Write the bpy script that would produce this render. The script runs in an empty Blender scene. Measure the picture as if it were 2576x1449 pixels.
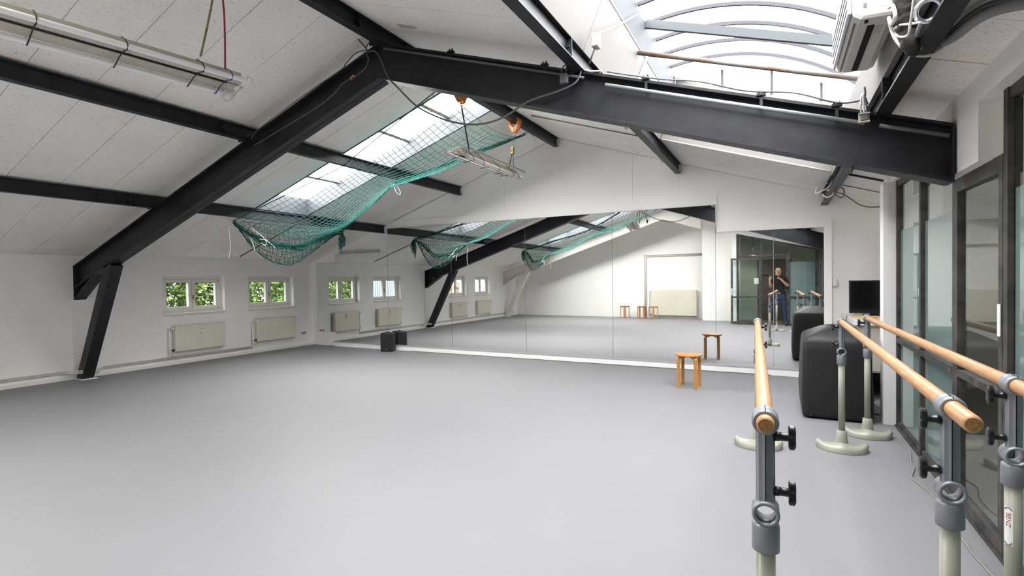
import bpy, bmesh, math, random
from mathutils import Vector, Matrix, noise
random.seed(7)
S = bpy.context.scene
COL = S.collection
PI = math.pi

# ------------------------------------------------------------------ camera
F_PX, CX, CY, CAM_H = 1288.0, 1288.0, 724.5, 1.5           # image taken as 2576 x 1449
R = ((0.88739108, -0.00363857, -0.46100308),
     (0.46084532, -0.02032128, 0.88724779),
     (-0.01259649, -0.99978688, -0.0163561))                # rows: world axes in camera axes
cam_d = bpy.data.cameras.new('camera')
cam_d.sensor_width = 36.0
cam_d.lens = 36.0 * F_PX / 2576.0
cam_d.clip_start = 0.03
cam = bpy.data.objects.new('camera', cam_d)
COL.objects.link(cam)
cam.matrix_world = Matrix(((R[0][0], -R[0][1], -R[0][2], 0.0), (R[1][0], -R[1][1], -R[1][2], 0.0),
                           (R[2][0], -R[2][1], -R[2][2], CAM_H), (0, 0, 0, 1)))
S.camera = cam

# ------------------------------------------------------------------ world, exposure
DAY, DAY_VAULT = 17.5, 8.0            # radiance of the daylit sheets: clear flat skylights, opal barrel vault
w = bpy.data.worlds.new('overcast_sky'); S.world = w; w.use_nodes = True
bg = w.node_tree.nodes['Background']
bg.inputs[0].default_value = (0.93, 0.965, 1.0, 1); bg.inputs[1].default_value = 6.0
S.view_settings.view_transform = 'Standard'; S.view_settings.look = 'None'
S.view_settings.gamma = 1.0; S.view_settings.use_curve_mapping = False
S.view_settings.exposure = 0.92
S.cycles.use_denoising = True; S.cycles.adaptive_threshold = 0.04
S.cycles.max_bounces = 14; S.cycles.diffuse_bounces = 8; S.cycles.glossy_bounces = 4
S.cycles.transparent_max_bounces = 16
S.cycles.caustics_reflective = False; S.cycles.caustics_refractive = False
S.cycles.sample_clamp_indirect = 8.0

# ------------------------------------------------------------------ room numbers (metres)
XL, XW, YF, YB = -9.97, 0.97, 8.74, -2.25                  # left wall, right wall, mirror wall, back wall
ZR, XR, SL = 4.08, -3.58, 0.33                             # ridge height, ridge X, roof slope
YM = 8.68                                                  # mirror faces
def zc(x): return ZR - SL * abs(x - XR)

def ray(u, v):
    c = ((u - CX) / F_PX, (v - CY) / F_PX, 1.0)
    return Vector([sum(R[i][k] * c[k] for k in range(3)) for i in range(3)])
def PX(u, v, x=None, y=None, z=None, roof=None, off=0.0):
    """a pixel of the photograph taken to a known plane of the room"""
    r = ray(u, v); o = Vector((0, 0, CAM_H))
    if x is not None: t = x / r.x
    elif y is not None: t = y / r.y
    elif z is not None: t = (z - CAM_H) / r.z
    else:
        s = SL if roof == 'R' else -SL
        n = Vector((s, 0, 1)); t = ((Vector((XR, 0, ZR + off)) - o).dot(n)) / r.dot(n)
    return o + r * t

# ------------------------------------------------------------------ materials
def new_mat(name):
    m = bpy.data.materials.new(name); m.use_nodes = True
    nt = m.node_tree; b = nt.nodes['Principled BSDF']
    return m, nt, b
def mat(name, col, rough=0.5, metal=0.0, var=0.0, vscale=6.0, bump=0.0, bscale=60.0, spec=0.5, col2=None, stretch=None, coat=0.0):
    m, nt, b = new_mat(name)
    b.inputs['Base Color'].default_value = (*col, 1); b.inputs['Roughness'].default_value = rough
    b.inputs['Metallic'].default_value = metal; b.inputs['Specular IOR Level'].default_value = spec
    b.inputs['Coat Weight'].default_value = coat
    if var or bump or col2:
        g = nt.nodes.new('ShaderNodeNewGeometry'); src = g.outputs['Position']
        if stretch:
            mp = nt.nodes.new('ShaderNodeMapping'); mp.inputs['Scale'].default_value = stretch
            nt.links.new(src, mp.inputs[0]); src = mp.outputs[0]
    if var or col2:
        n = nt.nodes.new('ShaderNodeTexNoise'); n.inputs['Scale'].default_value = vscale; n.inputs['Detail'].default_value = 5
        nt.links.new(src, n.inputs['Vector'])
        cr = nt.nodes.new('ShaderNodeValToRGB')
        c2 = col2 or tuple(max(0, c * (1 - var)) for c in col)
        cr.color_ramp.elements[0].position = 0.35; cr.color_ramp.elements[1].position = 0.65
        cr.color_ramp.elements[0].color = (*c2, 1); cr.color_ramp.elements[1].color = (*col, 1)
        nt.links.new(n.outputs['Fac'], cr.inputs[0]); nt.links.new(cr.outputs[0], b.inputs['Base Color'])
    if bump:
        n2 = nt.nodes.new('ShaderNodeTexNoise'); n2.inputs['Scale'].default_value = bscale; n2.inputs['Detail'].default_value = 4
        nt.links.new(src, n2.inputs['Vector'])
        bp = nt.nodes.new('ShaderNodeBump'); bp.inputs['Strength'].default_value = bump; bp.inputs['Distance'].default_value = 0.01
        nt.links.new(n2.outputs['Fac'], bp.inputs['Height']); nt.links.new(bp.outputs[0], b.inputs['Normal'])
    return m
def emit_mat(name, col, s, var=0.0):
    m, nt, b = new_mat(name)
    b.inputs['Base Color'].default_value = (0.7, 0.7, 0.7, 1); b.inputs['Roughness'].default_value = 0.4
    b.inputs['Emission Color'].default_value = (*col, 1); b.inputs['Emission Strength'].default_value = s
    return m
def glass_mat(name, tint, refl=1.0, rough=0.0, ior=1.5):
    m = bpy.data.materials.new(name); m.use_nodes = True; nt = m.node_tree; nt.nodes.clear()
    o = nt.nodes.new('ShaderNodeOutputMaterial'); mx = nt.nodes.new('ShaderNodeMixShader')
    t = nt.nodes.new('ShaderNodeBsdfTransparent'); t.inputs[0].default_value = (*tint, 1)
    g = nt.nodes.new('ShaderNodeBsdfGlossy'); g.inputs['Roughness'].default_value = rough; g.inputs[0].default_value = (1, 1, 1, 1)
    f = nt.nodes.new('ShaderNodeFresnel'); f.inputs[0].default_value = ior
    ge = nt.nodes.new('ShaderNodeNewGeometry'); iv = nt.nodes.new('ShaderNodeMath'); iv.operation = 'SUBTRACT'; iv.inputs[0].default_value = 1.0
    ml = nt.nodes.new('ShaderNodeMath'); ml.operation = 'MULTIPLY'; ml.use_clamp = True      # reflect on the outer face only: a thin pane
    nt.links.new(ge.outputs['Backfacing'], iv.inputs[1]); nt.links.new(f.outputs[0], ml.inputs[0]); nt.links.new(iv.outputs[0], ml.inputs[1])
    nt.links.new(ml.outputs[0], mx.inputs[0]); nt.links.new(t.outputs[0], mx.inputs[1]); nt.links.new(g.outputs[0], mx.inputs[2])
    nt.links.new(mx.outputs[0], o.inputs[0])
    return m
def film_mat(name):
    m = bpy.data.materials.new(name); m.use_nodes = True; nt = m.node_tree; nt.nodes.clear()
    o = nt.nodes.new('ShaderNodeOutputMaterial'); a = nt.nodes.new('ShaderNodeMixShader'); a.inputs[0].default_value = 0.2
    d = nt.nodes.new('ShaderNodeBsdfDiffuse'); d.inputs[0].default_value = (0.33, 0.385, 0.40, 1)
    t = nt.nodes.new('ShaderNodeBsdfTranslucent'); t.inputs[0].default_value = (0.46, 0.53, 0.55, 1)
    nt.links.new(d.outputs[0], a.inputs[1]); nt.links.new(t.outputs[0], a.inputs[2]); nt.links.new(a.outputs[0], o.inputs[0])
    return m
def woodwool():
    m, nt, b = new_mat('woodwool_board')
    g = nt.nodes.new('ShaderNodeNewGeometry')
    n = nt.nodes.new('ShaderNodeTexNoise'); n.inputs['Scale'].default_value = 75; n.inputs['Detail'].default_value = 3; n.inputs['Distortion'].default_value = 1.6
    n2 = nt.nodes.new('ShaderNodeTexNoise'); n2.inputs['Scale'].default_value = 2.2; n2.inputs['Detail'].default_value = 4
    nt.links.new(g.outputs['Position'], n.inputs['Vector']); nt.links.new(g.outputs['Position'], n2.inputs['Vector'])
    cr = nt.nodes.new('ShaderNodeValToRGB'); e = cr.color_ramp.elements
    e[0].position = 0.28; e[0].color = (0.34, 0.32, 0.28, 1); e[1].position = 0.39; e[1].color = (0.93, 0.92, 0.89, 1)
    nt.links.new(n.outputs['Fac'], cr.inputs[0])
    cr2 = nt.nodes.new('ShaderNodeValToRGB'); e = cr2.color_ramp.elements
    e[0].position = 0.3; e[0].color = (0.95, 0.935, 0.91, 1); e[1].position = 0.6; e[1].color = (1, 1, 1, 1)
    nt.links.new(n2.outputs['Fac'], cr2.inputs[0])
    mx = nt.nodes.new('ShaderNodeMixRGB'); mx.blend_type = 'MULTIPLY'; mx.inputs[0].default_value = 1
    nt.links.new(cr.outputs[0], mx.inputs[1]); nt.links.new(cr2.outputs[0], mx.inputs[2]); nt.links.new(mx.outputs[0], b.inputs['Base Color'])
    bp = nt.nodes.new('ShaderNodeBump'); bp.inputs['Strength'].default_value = 0.35; bp.inputs['Distance'].default_value = 0.008
    nt.links.new(n.outputs['Fac'], bp.inputs['Height']); nt.links.new(bp.outputs[0], b.inputs['Normal'])
    b.inputs['Roughness'].default_value = 0.95
    return m
def wood_mat(name, c1, c2, rough, stretch, scale=9):
    return mat(name, c1, rough, col2=c2, vscale=scale, stretch=stretch, bump=0.05, bscale=40, coat=0.15)
def leaf_mat(name, c1, c2, scale=9):
    m, nt, b = new_mat(name)
    g = nt.nodes.new('ShaderNodeNewGeometry'); n = nt.nodes.new('ShaderNodeTexNoise'); n.inputs['Scale'].default_value = scale
    nt.links.new(g.outputs['Position'], n.inputs['Vector'])
    cr = nt.nodes.new('ShaderNodeValToRGB'); cr.color_ramp.elements[0].position = 0.35; cr.color_ramp.elements[1].position = 0.65
    cr.color_ramp.elements[0].color = (*c1, 1); cr.color_ramp.elements[1].color = (*c2, 1)
    nt.links.new(n.outputs['Fac'], cr.inputs[0]); nt.links.new(cr.outputs[0], b.inputs['Base Color'])
    b.inputs['Roughness'].default_value = 0.45
    return m
M = dict(
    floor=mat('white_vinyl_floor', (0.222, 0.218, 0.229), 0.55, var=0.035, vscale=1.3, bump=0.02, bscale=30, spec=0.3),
    wall=mat('white_painted_plaster', (0.92, 0.905, 0.89), 0.85, var=0.03, vscale=2.5, bump=0.05, bscale=35),
    board=mat('white_painted_board', (0.90, 0.89, 0.87), 0.8, var=0.03, vscale=1.5),
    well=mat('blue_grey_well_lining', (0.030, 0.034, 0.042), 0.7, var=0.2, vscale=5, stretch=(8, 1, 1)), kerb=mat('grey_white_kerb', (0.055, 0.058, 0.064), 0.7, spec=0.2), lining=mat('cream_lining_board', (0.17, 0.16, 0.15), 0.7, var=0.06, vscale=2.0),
    ceil=woodwool(),
    seam=mat('dark_board_joint', (0.13, 0.11, 0.09), 0.95),
    steel=mat('black_painted_steel', (0.019, 0.020, 0.025), 0.45, var=0.45, vscale=7, bump=0.05, bscale=25, spec=0.35),
    frame=mat('worn_black_steel_frame', (0.075, 0.068, 0.062), 0.55, col2=(0.022, 0.021, 0.021), vscale=9),
    wsteel=mat('white_painted_steel', (0.78, 0.76, 0.72), 0.6, var=0.05, vscale=6),
    zinc=mat('galvanised_steel', (0.52, 0.56, 0.58), 0.45, metal=0.55, var=0.12, vscale=12),
    rust=mat('rusty_galvanised_pipe', (0.16, 0.155, 0.145), 0.6, col2=(0.11, 0.06, 0.03), vscale=5, metal=0.2),
    winframe=mat('aged_white_window_paint', (0.76, 0.74, 0.69), 0.55, var=0.06, vscale=14),
    grime=mat('window_seal_grime', (0.30, 0.27, 0.22), 0.8),
    rad=mat('cream_radiator_enamel', (0.74, 0.71, 0.60), 0.4, var=0.02, vscale=4),
    pipe=mat('off_white_pipe_paint', (0.70, 0.67, 0.60), 0.5, var=0.1, vscale=10),
    white=mat('white_plastic', (0.82, 0.82, 0.80), 0.4),
    socket=mat('yellowed_plastic', (0.66, 0.58, 0.42), 0.45),
    dark=mat('dark_rubber', (0.015, 0.015, 0.016), 0.6),
    knob=mat('black_knob_plastic', (0.010, 0.010, 0.011), 0.28),
    mirror=mat('silvered_mirror', (0.955, 0.97, 0.955), 0.0, metal=1.0),
    medge=mat('mirror_edge', (0.16, 0.19, 0.18), 0.5),
    alu=mat('aluminium_rail', (0.50, 0.51, 0.53), 0.5, metal=0.4),
    glass=glass_mat('clear_glass', (0.90, 0.94, 0.92)),
    wglass=glass_mat('window_glass', (0.96, 0.98, 0.97)),
    film=film_mat('frosted_film'),
    sky=emit_mat('daylit_clear_sheet', (1.0, 0.985, 0.96), DAY), vault=emit_mat('daylit_opal_polycarbonate', (0.97, 0.98, 1.0), DAY_VAULT),
    rib=mat('grey_glazing_rib', (0.02, 0.02, 0.025), 0.6), tie=mat('dull_tie_steel', (0.045, 0.052, 0.056), 0.6),
    net=mat('green_net_cord', (0.002, 0.105, 0.088), 0.75, var=0.25, vscale=20),
    rope=mat('white_rope', (0.72, 0.69, 0.62), 0.9, bump=0.4, bscale=300),
    tan=mat('brown_rope', (0.32, 0.25, 0.17), 0.9, col2=(0.12, 0.09, 0.06), vscale=60),
    redrope=mat('red_cord', (0.30, 0.02, 0.035), 0.8),
    strap=mat('black_webbing', (0.012, 0.012, 0.013), 0.8),
    blue=mat('blue_cable_tie', (0.012, 0.03, 0.16), 0.4),
    orange=mat('orange_painted_clamp', (0.72, 0.24, 0.015), 0.45, col2=(0.35, 0.10, 0.02), vscale=22),
    brass=mat('brass_ratchet', (0.36, 0.28, 0.10), 0.45, metal=0.6),
    refl=mat('dusty_reflector', (0.52, 0.49, 0.42), 0.5, var=0.12, vscale=15),
    tube=mat('fluorescent_tube_off', (0.86, 0.86, 0.87), 0.25),
    cable=mat('grey_cable', (0.10, 0.10, 0.11), 0.6),
    wcable=mat('white_cable', (0.70, 0.68, 0.62), 0.6),
    gcable=mat('grimy_pale_cable', (0.33, 0.30, 0.26), 0.7, var=0.3, vscale=30), bcable=mat('brown_cable', (0.16, 0.13, 0.10), 0.6),
    birch=wood_mat('varnished_birch', (0.56, 0.28, 0.085), (0.44, 0.19, 0.05), 0.38, (3, 3, 20)),
    barre=wood_mat('beech_handrail', (0.50, 0.285, 0.145), (0.40, 0.21, 0.095), 0.45, (26, 2.2, 26), 3.5),
    endgrain=mat('beech_end_grain', (0.36, 0.18, 0.06), 0.6, var=0.4, vscale=120),
    cast=mat('grey_cast_aluminium', (0.30, 0.31, 0.335), 0.42, metal=0.45, var=0.1, vscale=20),
    sage=mat('sage_grey_post_enamel', (0.32, 0.32, 0.26), 0.35, var=0.04, vscale=15),
    tape=mat('yellow_tape', (0.75, 0.48, 0.02), 0.5),
    cover=mat('black_fabric_cover', (0.010, 0.010, 0.011), 0.55, var=0.3, vscale=7, bump=0.25, bscale=12, spec=0.45),
    spk=mat('black_speaker_shell', (0.010, 0.010, 0.011), 0.5),
    grille=mat('black_speaker_grille', (0.006, 0.006, 0.006), 0.7, bump=0.5, bscale=350),
    screen=mat('switched_off_screen', (0.002, 0.002, 0.003), 0.15),
    desk=mat('white_laminate', (0.74, 0.74, 0.72), 0.45),
    deskside=mat('beige_panel', (0.50, 0.46, 0.39), 0.7),
    ac=mat('air_conditioner_plastic', (0.60, 0.59, 0.57), 0.35, var=0.03, vscale=6),
    acfront=mat('glossy_white_panel', (0.74, 0.75, 0.78), 0.12),
    black=mat('black_void', (0.003, 0.003, 0.003), 0.9),
    foam=mat('black_pipe_foam', (0.018, 0.015, 0.013), 0.85, bump=0.9, bscale=40),
    gfoam=mat('grey_pipe_insulation', (0.26, 0.27, 0.275), 0.85, bump=0.2, bscale=60),
    chrome=mat('bright_steel', (0.75, 0.76, 0.80), 0.22, metal=0.9),
    paper=mat('white_paper', (0.82, 0.82, 0.80), 0.8),
    red=mat('red_print', (0.52, 0.07, 0.08), 0.6), ink=mat('dark_print', (0.10, 0.03, 0.03), 0.6),
    concrete=mat('rough_concrete', (0.30, 0.31, 0.27), 0.95, col2=(0.16, 0.17, 0.15), vscale=3, bump=0.4, bscale=8),
    office=mat('grey_green_office_paint', (0.48, 0.49, 0.45), 0.9, var=0.05, vscale=2),
    brown=mat('grey_brown_door_paint', (0.115, 0.095, 0.08), 0.5, var=0.1, vscale=8),
    lino=mat('grey_lino', (0.20, 0.19, 0.18), 0.5),
    leaf=leaf_mat('green_leaves', (0.025, 0.06, 0.010), (0.20, 0.27, 0.055)),
    rleaf=leaf_mat('autumn_leaves', (0.34, 0.08, 0.03), (0.45, 0.28, 0.08)),
    stem=mat('bark', (0.10, 0.07, 0.05), 0.9),
    corr=mat('pale_corrugated_cladding', (0.20, 0.225, 0.255), 0.5),
    soil=mat('garden_soil', (0.16, 0.14, 0.09), 0.95, var=0.4, vscale=3),
    skin=mat('skin', (0.46, 0.24, 0.165), 0.5), shirt=mat('black_cotton', (0.006, 0.006, 0.007), 0.9),
    jeans=mat('blue_denim', (0.022, 0.045, 0.095), 0.85, var=0.4, vscale=12), shoe=mat('dark_leather', (0.012, 0.010, 0.010), 0.5),
    hair=mat('short_grey_hair', (0.09, 0.08, 0.07), 0.9),
)

# ------------------------------------------------------------------ mesh helpers
def wloc(o):
    v = Vector((0, 0, 0))
    while o is not None: v += o.location; o = o.parent
    return v
class MB:
    def __init__(s): s.v = []; s.f = []; s.sm = []; s.mi = []; s.cur = 0
    def add(s, vs, fs, smooth=False):
        b = len(s.v); s.v += [tuple(v) for v in vs]
        for f in fs: s.f.append(tuple(i + b for i in f)); s.sm.append(smooth); s.mi.append(s.cur)
        return s
    def box(s, x0, x1, y0, y1, z0, z1):
        vs = [(x, y, z) for z in (z0, z1) for y in (y0, y1) for x in (x0, x1)]
        return s.add(vs, [(0, 2, 3, 1), (4, 5, 7, 6), (0, 1, 5, 4), (2, 6, 7, 3), (0, 4, 6, 2), (1, 3, 7, 5)])
    def rbox(s, x0, x1, y0, y1, z0, z1, r=0.01):
        """box with rounded vertical and chamfered horizontal edges"""
        def ring(i, z):
            out = []
            for cx, cy, a0 in ((x1 - r, y1 - r, 0), (x0 + r, y1 - r, 90), (x0 + r, y0 + r, 180), (x1 - r, y0 + r, 270)):
                for k in range(4):
                    a = math.radians(a0 + 30 * k); out.append((cx + (r - i) * math.cos(a), cy + (r - i) * math.sin(a), z))
            return out
        q = r * 0.6
        rings = [ring(q, z0), ring(0, z0 + q), ring(0, z1 - q), ring(q, z1)]
        return s.loft(rings, caps=True)
    def loft(s, rings, caps=True, smooth=False, closed=True):
        n = len(rings[0]); vs = [p for r_ in rings for p in r_]; fs = []
        for i in range(len(rings) - 1):
            for k in range(n if closed else n - 1):
                a, b = i * n + k, i * n + (k + 1) % n
                fs.append((a, b, b + n, a + n))
        s.add(vs, fs, smooth)
        if caps:
            b = len(s.v) - len(vs)
            s.f.append(tuple(b + k for k in reversed(range(n)))); s.sm.append(False); s.mi.append(s.cur)
            s.f.append(tuple(b + (len(rings) - 1) * n + k for k in range(n))); s.sm.append(False); s.mi.append(s.cur)
        return s
    def prism(s, poly, axis, d0, d1):
        """convex polygon in the two other axes, extruded along axis"""
        def P(p, d): return {'y': (p[0], d, p[1]), 'x': (d, p[0], p[1]), 'z': (p[0], p[1], d)}[axis]
        return s.loft([[P(p, d0) for p in poly], [P(p, d1) for p in poly]])
    def tube(s, pts, r, n=8, caps=True, smooth=True):
        pts = [Vector(p) for p in pts]; rs = r if isinstance(r, (list, tuple)) else [r] * len(pts)
        rings = []; up = None
        for i, p in enumerate(pts):
            d = (pts[min(i + 1, len(pts) - 1)] - pts[max(i - 1, 0)])
            if d.length < 1e-9: d = Vector((0, 0, 1))
            d.normalize()
            if up is None: up = Vector((0, 0, 1)) if abs(d.z) < 0.9 else Vector((1, 0, 0))
            a = d.cross(up)
            if a.length < 1e-6: a = d.orthogonal()
            a.normalize(); up = a.cross(d); up.normalize()
            rings.append([p + (a * math.cos(2 * PI * k / n) + up * math.sin(2 * PI * k / n)) * rs[i] for k in range(n)])
        return s.loft(rings, caps, smooth)
    def lathe(s, prof, n=20, origin=(0, 0, 0), axis='z', smooth=True, caps=True):
        o = Vector(origin); rings = []
        for (r, h) in prof:
            ring = []
            for k in range(n):
                a = 2 * PI * k / n; c, q = r * math.cos(a), r * math.sin(a)
                ring.append(o + Vector({'z': (c, q, h), 'y': (c, h, -q), 'x': (h, c, q)}[axis]))
            rings.append(ring)
        return s.loft(rings, caps, smooth)
    def sphere(s, c, r, n=12, sc=(1, 1, 1)):
        rings = []
        for i in range(1, n):
            t = PI * i / n
            rings.append([(c[0] + sc[0] * r * math.sin(t) * math.cos(2 * PI * k / (n * 2)), c[1] + sc[1] * r * math.sin(t) * math.sin(2 * PI * k / (n * 2)), c[2] - sc[2] * r * math.cos(t)) for k in range(n * 2)])
        return s.loft(rings, True, True)
    def slope(s, x0, x1, y0, y1, t0, t1):
        vs = [(x, y, zc(x) + t) for t in (t0, t1) for y in (y0, y1) for x in (x0, x1)]
        return s.add(vs, [(0, 2, 3, 1), (4, 5, 7, 6), (0, 1, 5, 4), (2, 6, 7, 3), (0, 4, 6, 2), (1, 3, 7, 5)])
    def ext(s, poly, p0, p1, up=(0, 0, 1)):
        """polygon (side, up) swept from p0 to p1"""
        p0, p1 = Vector(p0), Vector(p1); d = (p1 - p0).normalized(); a = d.cross(Vector(up)).normalized(); b = a.cross(d).normalized()
        return s.loft([[p + a * q[0] + b * q[1] for q in poly] for p in (p0, p1)])
    def build(s, name, m, parent=None, local=False, kind=None, label=None, bevel=0.0, ms=None):
        me = bpy.data.meshes.new(name)
        off = wloc(parent) if (parent is not None and not local) else Vector((0, 0, 0))
        me.from_pydata([(v[0] - off.x, v[1] - off.y, v[2] - off.z) for v in s.v], [], s.f)
        me.polygons.foreach_set('use_smooth', s.sm)
        if ms:
            for q in ms: me.materials.append(M[q])
            me.polygons.foreach_set('material_index', s.mi)
        else: me.materials.append(M[m])
        bm = bmesh.new(); bm.from_mesh(me); bmesh.ops.recalc_face_normals(bm, faces=bm.faces)
        if bevel: bmesh.ops.bevel(bm, geom=list(bm.edges), offset=bevel, segments=2, affect='EDGES', clamp_overlap=True)
        bm.to_mesh(me); bm.free(); me.update()
        o = bpy.data.objects.new(name, me); COL.objects.link(o)
        if parent is not None: o.parent = parent
        if kind: o['kind'] = kind
        if label: o['label'] = label
        return o
def tag(o, label, cat, group=None, kind=None):
    o['label'] = label
    if cat: o['category'] = cat
    if group: o['group'] = group
    if kind: o['kind'] = kind
    return o
def thing(name, label, cat, loc=(0, 0, 0), rz=0.0, group=None, kind=None):
    o = bpy.data.objects.new(name, None); COL.objects.link(o); o.empty_display_size = 0.1
    o.location = loc; o.rotation_euler = (0, 0, rz)
    return tag(o, label, cat, group, kind)
def struct(name, label, loc=(0, 0, 0)):
    return thing(name, label, None, loc, kind='structure')
def dup(root, loc, rz=None, label=None):
    def cp(o, par):
        c = o.copy(); COL.objects.link(c); c.parent = par
        for ch in list(o.children): cp(ch, c)
        return c
    kids = list(root.children); r = root.copy(); COL.objects.link(r); r.location = loc
    if rz is not None: r.rotation_euler = (0, 0, rz)
    if label: r['label'] = label
    for ch in kids: cp(ch, r)
    return r
def share(o, loc, parent):
    c = o.copy(); COL.objects.link(c); c.parent = parent; c.location = loc; return c
def spline(pts, k=6):
    pts = [Vector(p) for p in pts]; out = []
    for i in range(len(pts) - 1):
        p0 = pts[max(i - 1, 0)]; p1 = pts[i]; p2 = pts[i + 1]; p3 = pts[min(i + 2, len(pts) - 1)]
        for j in range(k):
            t = j / k
            out.append(0.5 * ((2 * p1) + (p2 - p0) * t + (2 * p0 - 5 * p1 + 4 * p2 - p3) * t * t + (3 * p1 - p0 - 3 * p2 + p3) * t ** 3))
    out.append(pts[-1]); return out
def cable(name, pts, r, m, label, cat='cable', parent=None, n=6, k=6, group=None):
    o = MB().tube(spline(pts, k), r, n).build(name, m, parent)
    if parent is None: tag(o, label, cat, group)
    return o
def text_mesh(name, body, size, m, parent, mw, align='CENTER'):
    cu = bpy.data.curves.new(name + '_font', 'FONT'); cu.body = body; cu.size = size; cu.align_x = align; cu.align_y = 'CENTER'; cu.extrude = 0.0004
    t = bpy.data.objects.new(name + '_tmp', cu); COL.objects.link(t)
    dg = bpy.context.evaluated_depsgraph_get(); me = bpy.data.meshes.new_from_object(t.evaluated_get(dg))
    bpy.data.objects.remove(t); bpy.data.curves.remove(cu)
    me.materials.clear(); me.materials.append(M[m])
    me.transform(mw); o = bpy.data.objects.new(name, me); COL.objects.link(o); o.parent = parent
    return o

# =================================================================== THE SETTING
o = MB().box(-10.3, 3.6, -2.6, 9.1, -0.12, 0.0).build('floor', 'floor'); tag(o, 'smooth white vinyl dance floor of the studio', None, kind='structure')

# ---- left wall with four window openings
WIN = [(5.36, 6.53), (7.05, 8.20), (1.75, 2.86), (0.08, 1.15)]
WZ0, WZ1, WT = 0.95, 1.64, 0.30
mb = MB(); X0 = XL - WT
mb.box(X0, XL, -2.6, 9.1, 0, WZ0).box(X0, XL, -2.6, 9.1, WZ1, 2.06)
ys = [-2.6] + [v for p in sorted(WIN) for v in p] + [9.1]
for a, b in zip(ys[0::2], ys[1::2]): mb.box(X0, XL, a, b, WZ0, WZ1)
o = mb.build('wall_left', 'wall'); tag(o, 'low white plastered wall with small windows', None, kind='structure')
o = MB().box(XL, XL + 0.035, 3.98, 4.23, 0, 1.265).build('trim_1', 'wall'); tag(o, 'shallow white pilaster under the black frame knee', None, kind='structure')
o = MB().box(XL, XL + 0.025, -2.2, 8.72, 0, 0.055).build('baseboard_left', 'white'); tag(o, 'thin white skirting along the window wall', None, kind='structure')

# ---- mirror wall (gable) with lining boards
G = lambda x0, x1, zb: ([(x0, zb), (x1, zb), (x1, zc(x1))] + ([(XR, ZR)] if x0 < XR < x1 else []) + [(x0, zc(x0))])
root = struct('wall_front', 'white gable wall carrying the mirrors', (0, 0, 0))
MB().prism(G(-10.3, 3.4, 0), 'y', YF, YF + 0.25).build('wall_core', 'wall', root)
for i, (a, b) in enumerate([(-9.9, -4.663), (-4.659, -2.193), (-2.189, -1.433), (-1.429, 1.45)]):
    MB().prism([(p[0], p[1] - (0.012 if p[1] > 2.82 else 0)) for p in G(a, b, 2.80 if i < 3 else 2.29)] if i != 0 else
               [(-7.45, 2.80), (b, 2.80), (b, zc(b) - .012), (-7.45, zc(-7.45) - .012)], 'y', YF - 0.025, YF).build('wall_panel', 'board', root)
MB().box(-7.45, -0.86, YF - 0.045, YF, 2.645, 2.796).build('header_board', 'board', root)
# low plinth and aluminium ledge the mirrors stand on
o = MB().box(-9.2, 0.70, YM - 0.004, YF, 0, 0.095).build('baseboard_front', 'board'); tag(o, 'white plinth board below the mirrors', None, kind='structure')
o = MB().box(-9.22, 0.70, YM - 0.012, YF, 0.095, 0.122).build('trim_2', 'alu'); tag(o, 'grey metal ledge under the mirrors', None, kind='structure')
o = MB().box(-8.97, -7.82, YM - 0.02, YF, 2.150, 2.200).build('trim_3', 'alu'); tag(o, 'short grey metal bar above the left mirror', None, kind='structure')
o = MB().box(-0.86, 0.69, YM - 0.02, YF, 2.205, 2.285).build('trim_4', 'board'); tag(o, 'white batten above the lower right mirrors', None, kind='structure')
o = MB().box(0.592, 0.69, YM - 0.015, YF, 0.122, 2.204).build('trim_5', 'board'); tag(o, 'white edge board beside the last mirror', None, kind='structure')
o = MB().box(-7.56, -0.90, YM - 0.01, YF, 2.638, 2.644).build('trim_6', 'alu'); tag(o, 'thin metal strip along the tall mirror tops', None, kind='structure')

# ---- back wall and the pier beside the glazed lobby
o = MB().prism(G(-10.3, 3.4, 0), 'y', YB - 0.25, YB).build('wall_back', 'wall'); tag(o, 'white gable wall at the radiator end', None, kind='structure')
o = MB().prism(G(-2.33, -1.16, 0), 'y', -1.85, -1.46).build('wall_back_pier', 'wall'); tag(o, 'white projecting pier beside the glazed lobby', None, kind='structure')
o = MB().prism(G(-1.28, -1.165, 0), 'y', -1.46, -0.34).build('wall_lobby', 'wall'); tag(o, 'white side wall of the glazed lobby', None, kind='structure')

# ---- right wall: white masonry over the glazing, lobby end
root = struct('wall_right', 'white wall above the steel framed glazing')
XG = 1.04
zt = zc(XW) + 0.02
MB().box(XW, 1.16, -0.30, 3.66, 2.44, zt).build('lintel', 'wall', root)
MB().box(XW, 1.16, 3.66, 4.50, 2.115, zt).build('door_lintel', 'wall', root)
MB().box(XW + 0.03, 1.16, 4.50, 6.44, 2.42, zt).build('lintel', 'wall', root)
MB().box(0.935, 1.10, 6.26, 6.44, 0, 2.42).build('end_post', 'board', root)
MB().box(1.45, 1.60, 6.44, YF, 0, zc(1.45) + 0.02).build('alcove_wall', 'wall', root)

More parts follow.
